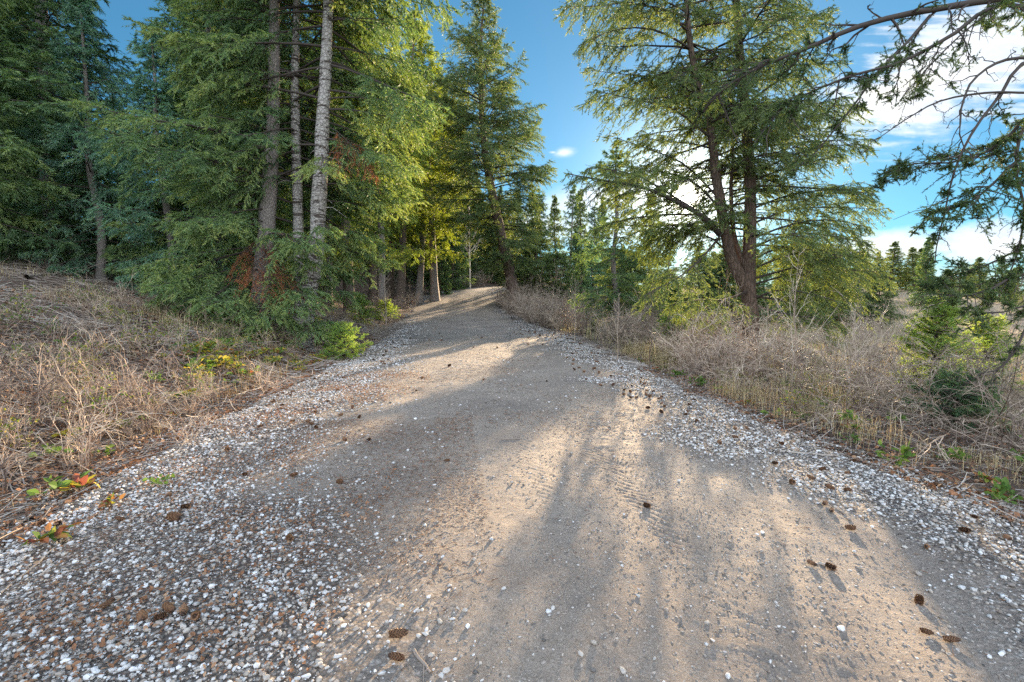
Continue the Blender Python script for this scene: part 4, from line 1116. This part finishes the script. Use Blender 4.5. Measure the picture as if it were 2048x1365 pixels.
# named ones first
for px, py, d, v, s_c, lab in ((365, 720, 6.6, 0, 1.25, 'tall pinkish dry shrub with upright twigs above the left verge'), (150, 870, 4.1, 2, 1.0, 'spindly dry shrub standing beside the green leaves at the lower left'),
                               (530, 740, 7.3, 1, 1.15, 'fluffy straw coloured shrub left of the yellow leaves'), (60, 820, 4.6, 4, 1.0, 'dry shrub with long arching stems at the left edge of the photo'),
                               (380, 900, 4.7, 3, 0.8, 'little dry stalks at the edge of the left gravel, nearest the cones'), (230, 780, 5.4, 0, 1.0, 'dense tangle of pale dry stems in the middle of the left verge')):
    p = P(px, py, d); put_shrub(DS[v], p[0], d, lab, None, s_c)
n = 0
for y0, y1, cnt in ((2.4, 6, 24), (6, 12, 40), (12, 24, 75)):
    k = 0
    while k < cnt:
        y = y0 + (y1 - y0) * rgS.random(); off = rgS.random() ** 1.4 * (4.5 if y < 12 else 7) + 0.15; x = edge_l(y) - off
        if not vis(x, y, 0.3): continue
        low = 0.55 + 0.45 * min(1, off / 1.2)
        put_shrub(DS[rgS.integers(5)], x, y, 'low dry shrub in the tangle of dead stems on the left bank', 'dry shrubs covering the left bank', (0.55 + 0.55 * rgS.random()) * low, sz=0.7 + 0.4 * rgS.random()); k += 1
for i in range(60):
    y = 2.8 + 9 * rgS.random(); x = edge_l(y) - 0.3 - rgS.random() * 4
    if not vis(x, y, 0.1): continue
    put_shrub(GR[rgS.integers(3)], x, y, 'low yellow green leafy shrub among the dry stems of the left bank', 'leafy shrubs on the left bank', 0.95 + 0.6 * rgS.random(), 'leafy_shrub')
for i in range(16):
    y = 4.5 + 7 * rgS.random(); x = edge_r(y) + 0.3 + rgS.random() * 3
    if not vis(x, y, 0.1): continue
    put_shrub(GR[rgS.integers(3)], x, y, 'low leafy shrub at the foot of the brush right of the road', 'leafy shrubs on the right verge', 0.7 + 0.5 * rgS.random(), 'leafy_shrub')
for i in range(24):
    y = 8.5 + 6 * rgS.random(); x = edge_r(y) + 1.0 + rgS.random() * 3.2
    put_shrub(BS[rgS.integers(6)], x, y, 'tall leafless shrub in the brush round the forked trunk', 'tall shrubs round the forked trunk', 0.65 + 0.4 * rgS.random(), 'bare_shrub')
for i in range(26):
    y = 22 + 24 * rgS.random(); x = edge_l(y) - 0.3 - rgS.random() ** 1.5 * 5
    put_shrub(BS[rgS.integers(6)], x, y, 'bare brush at the foot of the wood near the bend of the road', 'brush along the left verge near the bend', 0.6 + 0.4 * rgS.random(), 'bare_shrub')
for i in range(22):
    y = 46 + 10 * rgS.random(); x = -9 + 8 * rgS.random()
    put_shrub(BS[rgS.integers(6)], x, y, 'pale brush standing beyond the bend of the road', 'brush beyond the bend of the road', 0.9 + 0.6 * rgS.random(), 'bare_shrub')
# thicket of bare shrubs along the right edge
for y0, y1, cnt, h0 in ((9, 14, 22, 0.55), (14, 20, 30, 0.75), (20, 36, 42, 0.9)):
    for i in range(cnt):
        y = y0 + (y1 - y0) * rgS.random(); off = 0.45 + rgS.random() ** 1.3 * (3.2 if y < 14 else 4.5); x = edge_r(y) + off
        put_shrub(BS[rgS.integers(6)], x, y, 'bare twiggy shrub in the thicket along the right edge of the road', 'bare shrubs in the thicket along the right edge of the road', (h0 + 0.3 * rgS.random()) * min(1, 0.6 + off * 0.5), 'bare_shrub')
for i in range(26):
    y = 20 + 18 * rgS.random(); x = edge_r(y) + 0.1 + 1.6 * rgS.random()
    put_shrub(BS[rgS.integers(6)], x, y, 'tall bare shrub hiding the foot of the reddish leaning trunk', 'tall shrubs round the foot of the leaning trunk', 0.95 + 0.4 * rgS.random(), 'bare_shrub')
for i in range(34):
    y = 4.6 + 6 * rgS.random(); x = edge_r(y) + 0.5 + rgS.random() * 5
    if not vis(x, y): continue
    put_shrub(GS[rgS.integers(3)], x, y, 'low gnarled leafless shrub in the dry grass beside the right verge', 'gnarled shrubs beside the right verge', 0.55 + 0.45 * rgS.random(), 'gnarled_shrub')
for px, d, v, s_c, lab in ((1690, 8.0, 0, 1.15, 'grey gnarled bush with crooked stems below the open sky, right of the forked fir'), (1740, 6.6, 2, 0.95, 'dark crooked bush overhanging the right gravel'), (1380, 9.5, 1, 1.0, 'silvery leafless bush in front of the forked trunk'), (2010, 5.6, 0, 0.9, 'tangled bush at the right edge under the drooping boughs')):
    x = P(px, 700, d)[0]; put_shrub(GS[v], x, d, lab, None, s_c, 'gnarled_shrub')
for i in range(40):
    y = 13 + 32 * rgS.random() ** 1.3; x = 6.5 + rgS.random() * y * 0.85
    if not vis(x, y): continue
    put_shrub(BS[rgS.integers(6)], x, y, 'reddish grey brush scattered over the open field on the right', 'brush of the open field on the right', 0.6 + 0.55 * rgS.random(), 'bare_shrub')

# saplings
for i in range(13):
    y = 3.0 + 3.2 * rgS.random(); x = edge_l(y) - 0.15 - rgS.random() * 1.6
    if not vis(x, y, 0.1): continue
    put_shrub(DS[rgS.choice([2, 4])], x, y, 'upright golden dry stems rising at the near left verge', 'upright dry stems of the near left verge', 0.6 + 0.35 * rgS.random(), 'dry_shrub', sz=1.25)
def sapling(px, pyb, d, H, label, seed, cat='sapling', r=0.011, lean=(0, 0), name='bare_sapling', mt='bare', tint=0.75, ns=16, side=0.38):
    rg = np.random.default_rng(seed); x = P(px, pyb, d)[0]; acc = Acc()
    p = polyline(straight(H, lean, 0.05, rg), 14); v, f = tubes(p[None], (r * (1 - 0.8 * np.linspace(0, 1, 14)))[None], 6); acc.add(v, f, 0, tint, True)
    st = acc.mesh(name + '_stem', [M[mt]]); acc = Acc()
    t = np.linspace(0.28, 0.97, ns); b = np.stack([np.interp(t, np.linspace(0, 1, 14), p[:, j]) for j in range(3)], -1)
    a = rg.random(ns) * 6.28; d_ = nrm(np.stack([np.cos(a), np.sin(a), np.full(ns, 0.9)], -1)); L = H * side * (1.1 - t) * (0.6 + 0.6 * rg.random(ns)); u = np.linspace(0, 1, 6)
    q = b[:, None] + d_[:, None] * (L[:, None] * u)[..., None] + np.array([0, 0, 0.35]) * (L[:, None] * u ** 2)[..., None] + rg.normal(size=(ns, 6, 3)) * 0.02 * H * 0.2 * u[None, :, None]
    v, f = tubes(q, np.full((ns, 1), r * 0.45) * (1 - 0.7 * u)[None], 4); acc.add(v, f, 0, tint, False)
    idx = np.repeat(np.arange(ns), 5); uu = 0.25 + 0.7 * rg.random(len(idx)); b = _lin3(q[idx], uu); d2 = nrm(nrm(_lin3(q[idx], np.minimum(uu + .1, 1)) - b) + rg.normal(size=b.shape) * 0.5); L2 = L[idx] * (0.2 + 0.3 * rg.random(len(idx)))
    q2 = b[:, None] + d2[:, None] * (L2[:, None] * u)[..., None]; v, f = tubes(q2, np.full((len(idx), 1), max(0.0018, r * 0.22)) * (1 - 0.6 * u)[None], 3); acc.add(v, f, 0, tint, False)
    e = link(name, None, None, (x, d, Hs(x, d) - 0.03)); tag(e, label, cat); link('stem', st, e); link('twigs', acc.mesh(name + '_twigs', [M[mt]]), e)
sapling(1583, 800, 7.6, 2.25, 'slim whitish leafless sapling standing in front of the forked trunk', 401)
sapling(1700, 820, 7.0, 1.5, 'short leafless sapling between the forked fir and the young firs', 402, r=0.009)
sapling(1235, 700, 11, 1.5, 'thin leafless sapling rising from the thicket left of the forked fir', 403, r=0.009)
sapling(1300, 740, 9.5, 1.7, 'leafless sapling with dark stem at the right edge of the gravel', 404, r=0.010, tint=0.2)
sapling(770, 600, 20, 3.6, 'thin bare pole of a sapling on the left verge', 405, r=0.022, tint=0.4, side=0.15)
sapling(940, 560, 46, 8.0, 'pale leafless aspen standing alone at the bend of the road', 406, r=0.11, tint=0.95, ns=26, side=0.3, cat='aspen', name='bare_aspen')
sapling(1150, 640, 15, 1.9, 'leafless sapling sticking out of the thicket near the reddish trunk', 407, r=0.010)


# ---- leafy plants
def leafy(name, seed, n, H, tints, size=0.05, mt='leaf'):
    rg = np.random.default_rng(seed); acc = Acc(); u = np.linspace(0, 1, 5)
    a = rg.random(n) * 6.28; tilt = 0.3 + 0.9 * rg.random(n); d = nrm(np.stack([np.cos(a) * tilt, np.sin(a) * tilt, np.ones(n)], -1)); L = H * (0.4 + 0.6 * rg.random(n))
    q = d[:, None] * (L[:, None] * u)[..., None] + np.array([0, 0, -0.25]) * (L[:, None] * u ** 2)[..., None]
    v, f = tubes(q, np.full((n, 1), 0.0018) * (1 - 0.4 * u)[None], 3); acc.add(v, f, 1, 0.5, False)
    st = acc.mesh(name + '_stems', [M['dry'], M['dry']]); acc = Acc()
    c = np.concatenate([q[:, -1], q[:, 3], q[:, 3]]); dd = nrm(np.concatenate([d * [1, 1, .2], np.cross(d, [0, 0, 1.0]) + d * .5, -np.cross(d, [0, 0, 1.0]) + d * .5]) + rg.normal(size=(3 * n, 3)) * .25)
    leaf_quads(acc, c, size * (0.7 + 0.6 * rg.random(3 * n)), rg, np.clip(rg.choice(tints, 3 * n) + 0.04 * rg.normal(size=3 * n), 0, 1), 0, dirs=dd)
    return st, acc.mesh(name + '_leaves', [M[mt]])
LP = {'green': leafy('leafy_plant', 501, 7, 0.16, [0.25, 0.4, 0.3]), 'red': leafy('red_leafy_plant', 502, 8, 0.14, [0.88, 0.9, 0.3, 0.6], 0.055), 'yellow': leafy('yellow_leafy_plant', 503, 12, 0.16, [0.55, 0.5, 0.6, 0.42], 0.045),
      'mixed': leafy('mixed_leafy_plant', 504, 9, 0.12, [0.3, 0.45, 0.75, 0.85], 0.05), 'dark': leafy('dark_leafy_plant', 505, 10, 0.15, [0.1, 0.2, 0.3], 0.05)}
def put_leafy(kind, x, y, label, group=None, sc=1.0):
    e = link('leafy_plant', None, None, (x, y, rz1(x, y) - 0.005), rgS.random() * 6.28, sc); tag(e, label, 'plant', group)
    link('stems', LP[kind][0], e); link('leaves', LP[kind][1], e)
def gpt(px, py):
    """where the sight line through a photo pixel meets the ground"""
    v = ray(px, py); t = np.linspace(1.2, 40, 1500); q = v[None] * (t / v[1])[:, None] + np.array([0, 0, EYE]); hz = rest_z(q[:, 0], q[:, 1]); i = np.argmax(q[:, 2] < hz)
    return q[i, 0], q[i, 1]
for px, py, kd, s_c, lab in ((100, 925, 'green', 1.4, 'bright yellow green leaves on the dark soil at the lower left'), (110, 1000, 'green', 1.5, 'broad green leaves lying by the left gravel edge'), (160, 985, 'red', 1.3, 'dark red leaves beside the broad green ones'),
                             (80, 1095, 'mixed', 1.4, 'orange and red leaves at the left edge of the photo'), (320, 975, 'green', 0.9, 'small green leaves left of the large pine cone'), (235, 1010, 'mixed', 0.9, 'reddish little leaves on the edge of the white gravel'),
                             (1900, 925, 'dark', 1.0, 'green leaves nearest the lower right thicket'), (1785, 935, 'green', 0.9, 'pale green leaves by the right gravel edge'), (1975, 965, 'mixed', 0.9, 'leaves touched with orange at the right edge of the photo'),
                             (1600, 840, 'green', 1.0, 'bright green leaves below the gnarled grey bush'), (1540, 835, 'green', 0.9, 'light green leaves in the grass below the forked trunk'), (2005, 1010, 'green', 0.8, 'leaf pair on the gravel at the right edge')):
    x, y = gpt(px, py); put_leafy(kd, x, y, lab, None, s_c)
for i in range(90):
    px = 380 + 300 * rgS.random(); py = 660 + 75 * rgS.random() - (px - 420) * 0.10 + 30; x, y = gpt(px, py)
    if x > edge_l(y) - 0.05: continue
    put_leafy(['yellow', 'green', 'yellow', 'mixed'][i % 4], x, y, 'yellow and green leaves low in the sunlit verge left of the road', 'yellow green plants in the sunlit left verge', 1.1 + 0.8 * rgS.random())
for i in range(44):
    y = 2.4 + 5.5 * rgS.random(); x = edge_l(y) - 0.1 - rgS.random() * 3
    if not vis(x, y, 0.1): continue
    put_leafy(['green', 'mixed', 'yellow', 'dark'][i % 4], x, y, 'small leafy plant among the dead stems of the left bank', 'small plants among the dead stems on the left', 0.7 + 0.5 * rgS.random())
for i in range(34):
    y = 3.2 + 8 * rgS.random(); x = edge_r(y) + 0.15 + rgS.random() ** 1.5 * 2
    if not vis(x, y, 0.1): continue
    put_leafy(['dark', 'green', 'dark', 'mixed'][i % 4], x, y, 'small leafy plant at the foot of the right thicket', 'small plants at the foot of the right thicket', 0.8 + 0.6 * rgS.random())


# ---- stuff: grass, stems, litter, needles
def blades(acc, x, y, z, H, rg, tint, w=0.004, lean=0.5):
    n = len(x); a = rg.random(n) * 6.28; d = np.stack([np.cos(a), np.sin(a), 0 * a], -1); s3 = np.stack([-np.sin(a), np.cos(a), 0 * a], -1)
    ln = (lean * (0.3 + rg.random(n)))[:, None]; b = np.stack([x, y, z], -1); up = np.array([0, 0, 1.0]); h = H[:, None]; wv = np.broadcast_to(np.asarray(w).reshape(-1, 1) if np.ndim(w) else w, (n, 1)) * 0.5
    p0 = b; p1 = b + up * h * 0.55 + d * h * ln * 0.25; p2 = b + up * h * (0.95 - 0.3 * ln) + d * h * ln * 0.9
    v = np.stack([p0 - s3 * wv, p0 + s3 * wv, p1 + s3 * wv * .8, p1 - s3 * wv * .8, p2], 1); o = (np.arange(n) * 5)[:, None]
    bn = acc.n; acc.add(v, o + np.array([[0, 1, 2, 3]]), 0, np.repeat(tint, 5), False)
    acc.f.setdefault((3, 0, False), []).append(o + np.array([[3, 2, 4]]) + bn)


def grass():
    rg = np.random.default_rng(91); acc = Acc()
    def field(n, y0, y1, xf, Hm, w, tmean, clump, pw=1.0):
        y = y0 + (y1 - y0) * rg.random(n) ** pw; x = xf(y, rg.random(n)); x, y = x + rg.normal(size=n) * clump, y + rg.normal(size=n) * clump
        s, _ = road_coords(x, y)
        k = vis(x, y, 0.4) & (np.abs(s) > 3.35) & (fbm(x, y, 1.4, 3, 200) * 1.6 + 0.25 > rg.random(n) * 0.9); x, y = x[k], y[k]
        H = Hm * (0.35 + 0.9 * rg.random(len(x))) * (0.6 + 1.2 * np.clip(fbm(x, y, 0.7, 2, 210) + 0.4, 0, 1))
        near = np.clip((y - 3) / 4, 0.35, 1); H = H * near
        blades(acc, x, y, rest_z(x, y) - 0.01, H, rg, np.clip(tmean + 0.2 * rg.normal(size=len(x)), 0, 1), w)
    field(42000, 3, 14, lambda y, r: edge_r(y) + 0.1 + r ** 1.2 * 8, 0.34, 0.0045, 0.5, 0.02)
    field(60000, 10, 60, lambda y, r: edge_r(y) + 0.4 + r * (y * 1.0), 0.42, 0.012, 0.72, 0.05, 1.3)
    field(9000, 2, 12, lambda y, r: edge_l(y) - 0.1 - r ** 1.3 * 7, 0.22, 0.004, 0.45, 0.02)
    field(22000, 10, 40, lambda y, r: edge_l(y) - 0.1 - r * (y * 0.8), 0.26, 0.010, 0.4, 0.05, 1.2)
    tag(link('dry_grass', acc.mesh('dry_grass', [M['grass']])), 'buff dry grass growing on both sides of the road', 'grass', kind='stuff')


grass()


def lying(acc, x, y, L, r, rg, tint, mi=0, k=3, rise=0.03, arc=0.25):
    n = len(x); a = rg.random(n) * 6.28; u = np.linspace(-0.5, 0.5, 5); d = np.stack([np.cos(a), np.sin(a)], -1); s3 = np.stack([-d[:, 1], d[:, 0]], -1); bend = rg.normal(size=n) * arc
    px = x[:, None] + d[:, 0:1] * L[:, None] * u + s3[:, 0:1] * (bend * L)[:, None] * u ** 2; py = y[:, None] + d[:, 1:2] * L[:, None] * u + s3[:, 1:2] * (bend * L)[:, None] * u ** 2
    z = rest_z(px, py) + r[:, None] * 0.8 + (rise * L * rg.random(n) * 8)[:, None] * (u + 0.5) ** 2 * (rg.random(n) < 0.6)[:, None]
    v, f = tubes(np.stack([px, py, z], -1), r[:, None] * (1 - 0.5 * (u + 0.5))[None], k); acc.add(v, f, mi, np.repeat(tint, 5 * k), False)


def litter():
    rg = np.random.default_rng(92); acc = Acc()
    def spots(n, y0, y1, side, wd, pw=1.4):
        y = y0 + (y1 - y0) * rg.random(n); o = rg.random(n) ** pw * wd; x = edge_l(y) + 0.25 - o if side < 0 else edge_r(y) - 0.15 + o; k = vis(x, y, 0.4); return x[k], y[k]
    for n, y0, y1, side, wd, Lm, rm in ((4500, 2, 9, -1, 6, 0.5, 0.0042), (6500, 8, 24, -1, 14, 0.8, 0.008), (2600, 3, 10, 1, 5, 0.42, 0.004), (1300, 9, 20, 1, 6, 0.7, 0.006)):
        x, y = spots(n, y0, y1, side, wd); m = len(x); lying(acc, x, y, Lm * (0.3 + rg.random(m) ** 1.5), rm * (0.5 + rg.random(m)), rg, np.clip(0.5 + 0.28 * rg.normal(size=m), 0, 1))
    tag(link('fallen_twigs', acc.mesh('fallen_twigs', [M['stick']])), 'grey and buff fallen twigs littering the banks', 'twigs', kind='stuff')
    # dead leaves
    acc = Acc()
    for n, y0, y1, side, wd in ((16000, 2, 8, -1, 5), (9000, 7, 18, -1, 7), (9000, 2.8, 10, 1, 4)):
        x, y = spots(n, y0, y1, side, wd); m = len(x); c = np.stack([x, y, rest_z(x, y) + 0.004 + 0.02 * rg.random(m)], -1)
        a = rg.random(m) * 6.28; dd = nrm(np.stack([np.cos(a), np.sin(a), 0.35 * rg.normal(size=m)], -1))
        leaf_quads(acc, c, (0.018 + 0.03 * rg.random(m)) * (1 if y0 < 7 else 1.8), rg, np.clip(rg.random(m) * 0.9, 0, 1), 0, dirs=dd, aspect=0.8)
    tag(link('leaf_litter', acc.mesh('leaf_litter', [M['litter']])), 'brown and russet dead leaves on the soil of the banks', 'leaf litter', kind='stuff')
    acc = Acc(); n = 44000; y = 1.0 + 8 * rg.random(n) ** 1.3; x = cen(y) - 0.9 - 2.6 * rg.random(n) ** 0.8; k = vis(x, y, 0.3) & (fbm(x, y, 1.5, 3, 230) + 0.22 > 0.55 * rg.random(n)); x, y = x[k], y[k]; m = len(x)
    a = rg.random(m) * 6.28; dd = nrm(np.stack([np.cos(a), np.sin(a), 0.4 * rg.normal(size=m)], -1))
    leaf_quads(acc, np.stack([x, y, rest_z(x, y) + 0.014 + 0.014 * rg.random(m)], -1), 0.007 + 0.024 * rg.random(m) ** 2, rg, np.clip(0.40 + 0.5 * rg.random(m), 0, 1), 0, dirs=dd, aspect=0.6)
    tag(link('bark_flakes', acc.mesh('bark_flakes', [M['litter']])), 'rusty brown flakes and crumbs lying over the left gravel', 'bark flakes', kind='stuff')
    # needles and bark crumbs over the gravel and the track
    acc = Acc()
    for n, y0, y1, lo, hi, sd in ((32000, 1, 5.5, -3.5, -0.2, 0.0), (5000, 1, 6, -0.6, 3.3, 0.0), (7000, 5, 12, -3.4, 3.3, 0.0)):
        y = y0 + (y1 - y0) * rg.random(n); x = cen(y) + lo + (hi - lo) * rg.random(n); k = vis(x, y, 0.3) & (fbm(x, y, 1.1, 3, 222) + 0.3 > 0.7 * rg.random(n)); x, y = x[k], y[k]; m = len(x)
        lying(acc, x, y, (0.012 + 0.035 * rg.random(m) ** 2) * (1 if y0 < 4 else 1.6), (0.0009 + 0.0012 * rg.random(m)) * (1 if y0 < 4 else 1.6), rg, np.clip(0.45 + 0.3 * rg.normal(size=m), 0, 1), rise=0.05)
        acc.v[-1][:, 2] += 0.010
    tag(link('needle_litter', acc.mesh('needle_litter', [M['litter']])), 'fine rusty needle litter and bark crumbs over the gravel', 'needle litter', kind='stuff')


litter()


# ---- pine cones
def cone_mesh(name, seed, closed=0.5):
    rg = np.random.default_rng(seed); acc = Acc(); v0, f0 = ico(2)
    acc.add(v0 * np.array([0.030, 0.011, 0.011]), f0, 0, 0.1, True)
    n = 64; i = np.arange(n); t = i / n; a = i * 2.39996; R_ = 0.020 * np.sin(math.pi * (0.1 + 0.85 * t)) ** 0.6; x = -0.029 + 0.056 * t
    rad = np.stack([0 * a, np.cos(a), np.sin(a)], -1); ax = np.array([1.0, 0, 0]); dd = nrm(rad * (1 - closed * 0.6) + ax * (0.35 + closed) + rg.normal(size=(n, 3)) * 0.08)
    c = np.stack([x, 0 * x, 0 * x], -1) + rad * (R_ * 0.45)[:, None]; s3 = np.cross(rad, ax); w = 0.0072; L = 0.016
    nn_ = np.cross(dd, s3)
    v = np.stack([c - s3 * w * .4, c + s3 * w * .4, c + dd * L * .7 + s3 * w, c + dd * L, c + dd * L * .7 - s3 * w, c + dd * L * .6 - nn_ * .002], 1); o = (i * 6)[:, None]
    acc.add(v, (o[:, :, None] + np.array([[0, 1, 5], [1, 2, 5], [2, 3, 5], [3, 4, 5], [4, 0, 5]])[None]).reshape(-1, 3), 0, np.tile(np.array([0.15, 0.15, 0.75, 1.0, 0.75, 0.55]), n) * np.repeat(0.75 + 0.3 * rg.random(n), 6), False)
    return acc.mesh(name, [M['cone']])
CM = [cone_mesh('pine_cone', 601, 0.2), cone_mesh('pine_cone', 602, 0.9), cone_mesh('pine_cone', 603, 0.5)]
def put_cone(x, y, label, group=None, sc=1.0, v=None):
    s_c = sc * (0.72 + 0.3 * rgS.random()); o = link('pine_cone', CM[rgS.integers(3) if v is None else v], None, (x, y, rz1(x, y) + 0.017 * s_c + 0.004), (rgS.random() * 6.28, 0.25 * rgS.normal(), rgS.random() * 6.28), s_c)
    tag(o, label, 'pine cone', group)
for px, py, v, s_c, lab in ((350, 1045, 0, 1.35, 'largest golden brown pine cone on the left gravel'), (338, 995, 0, 1.0, 'golden brown open cone just above the largest one'), (218, 1218, 1, 1.2, 'dark cone low on the left gravel'), (285, 1245, 0, 1.1, 'rust red cone near the bottom left'),
                            (368, 1240, 1, 1.3, 'dark open cone in the shade at the bottom left'), (455, 905, 0, 1.1, 'orange brown cone where the left gravel is sunlit'), (690, 883, 0, 1.0, 'reddish cone at the inner edge of the left gravel'), (632, 858, 0, 1.1, 'pair forming brown cone above the reddish one'),
                            (800, 1283, 1, 1.3, 'dark cone on the shaded gravel at the bottom centre'), (790, 1325, 1, 1.1, 'dark cone lowest in the photo, below its twin'), (1293, 1016, 0, 1.0, 'brown cone alone in the sunlit track'), (1660, 1140, 0, 1.1, 'brown cone on the right side of the track'),
                            (1838, 1208, 0, 1.1, 'brown cone on the track near the lower right'), (1625, 1137, 1, 0.9, 'dull cone left of the brown one on the right of the track'), (1855, 1273, 1, 0.9, 'grey brown cone near the bottom right'), (1905, 1290, 1, 1.1, 'darkest cone near the bottom right corner'),
                            (893, 925, 1, 0.8, 'small flat cone in the middle of the track')):
    x, y = gpt(px, py); put_cone(x, y, lab, None, s_c, v)
def cones(cnt, y0, y1, side, lo, hi, lab, grp):
    for i in range(cnt):
        y = y0 + (y1 - y0) * rgS.random(); x = cen(y) + side * (lo + (hi - lo) * rgS.random())
        if vis(x, y, 0.0): put_cone(x, y, lab, grp, 1.0 if y < 9 else 1.25)
cones(34, 1.6, 6.5, -1, 1.2, 3.6, 'brown pine cone half hidden among the stones of the left shoulder', 'pine cones on the left shoulder')
cones(44, 6, 16, -1, 2.0, 3.5, 'dark pine cone far along the left shoulder', 'pine cones far along the left shoulder')
cones(50, 2.6, 7, 1, 1.9, 3.6, 'dark pine cone among the white stones of the right shoulder', 'pine cones on the right shoulder')
cones(90, 7, 20, 1, 1.6, 3.4, 'dark pine cone far along the right shoulder', 'pine cones far along the right shoulder')
cones(22, 6, 26, 1, -1.8, 1.6, 'small dark cone on the bare track farther up the road', 'pine cones on the track')


# ---- logs and sticks one can tell apart
def branch(name, p0, p1, r0, r1, label, cat, seed, mt='stick', tint=0.6, sag=0.0, lift=0.0, side=4, sides=8):
    rg = np.random.default_rng(seed); n = 12; u = np.linspace(0, 1, n); x = p0[0] + (p1[0] - p0[0]) * u; y = p0[1] + (p1[1] - p0[1]) * u; L = math.hypot(p1[0] - p0[0], p1[1] - p0[1])
    w = np.cumsum(rg.normal(size=n)) * 0.012 * L; x = x + w * (p1[1] - p0[1]) / L; y = y - w * (p1[0] - p0[0]) / L
    z = rest_z(x, y) + r0 * 0.6 + lift * u; z = np.convolve(np.pad(z, 2, 'edge'), np.ones(5) / 5, 'valid')
    pl = np.stack([x, y, z], -1); acc = Acc(); v, f = tubes(pl[None], np.linspace(r0, r1, n)[None], sides); acc.add(v, f, 0, tint, True)
    if side: twig_sides(acc, pl, rg, r1, side, L * 0.3, tint)
    c = pl[0].copy(); acc.v = [a - c for a in acc.v]
    tag(link(name, acc.mesh(name, [M[mt]]), None, c), label, cat)
def twig_sides(acc, pl, rg, r, n, L0, tint):
    for i in range(n):
        k = rg.integers(2, len(pl) - 1); d = nrm(rg.normal(size=3) * np.array([1, 1, 0.3]) + np.array([0, 0, 0.35])); u = np.linspace(0, 1, 5); L = L0 * (0.4 + rg.random())
        q = pl[k] + d * (L * u)[:, None] + rg.normal(size=(5, 3)) * 0.02 * u[:, None]; q[:, 2] = np.maximum(q[:, 2], rest_z(q[:, 0], q[:, 1])); v, f = tubes(q[None], (r * 0.6 * (1 - .6 * u))[None], 5); acc.add(v, f, 0, tint, False)
for a_, b_, r0, r1, lab, cat, tn in (((330, 615), (398, 592), 0.05, 0.035, 'short pale broken log under the boughs on the left bank', 'log', 0.75), ((210, 640), (335, 612), 0.03, 0.015, 'long grey dead branch lying left of the broken log', 'branch', 0.6), ((470, 795), (545, 765), 0.022, 0.012, 'pale stick in the left verge below the yellow leaves', 'stick', 0.8),
                                     ((60, 560), (160, 545), 0.05, 0.03, 'grey log on the shaded left slope', 'log', 0.5), ((300, 720), (600, 690), 0.012, 0.006, 'long thin curved stick across the left verge', 'stick', 0.65), ((380, 800), (480, 760), 0.03, 0.018, 'dark fallen branch behind the dry stalks', 'branch', 0.3), ((1003, 882), (1042, 880), 0.011, 0.006, 'short forked stick on the middle of the track', 'stick', 0.35),
                                     ((828, 1310), (858, 1352), 0.008, 0.004, 'bent grey twig at the bottom of the track', 'twig', 0.5), ((1560, 905), (1680, 915), 0.008, 0.005, 'straight pale stick on the right gravel edge', 'stick', 0.8), ((1810, 940), (1880, 1000), 0.006, 0.004, 'thin white stalk leaning over the right gravel', 'stick', 0.95),
                                     ((0, 1190), (215, 1010), 0.006, 0.003, 'thin curved stalk over the soil at the lower left', 'stick', 0.7), ((1310, 780), (1420, 790), 0.012, 0.008, 'grey stick at the foot of the right shrubs', 'stick', 0.5), ((350, 548), (425, 540), 0.11, 0.09, 'dark mossy log lying under the left wood', 'log', 0.1)):
    q0, q1 = gpt(*a_), gpt(*b_); branch('log' if cat == 'log' else 'fallen_stick', q0, q1, r0, r1, lab, cat, int(a_[0]), tint=tn, side=0 if r0 < 0.007 else (2 if r0 < 0.04 else 3))
print('done', round(time.time() - T0, 1))
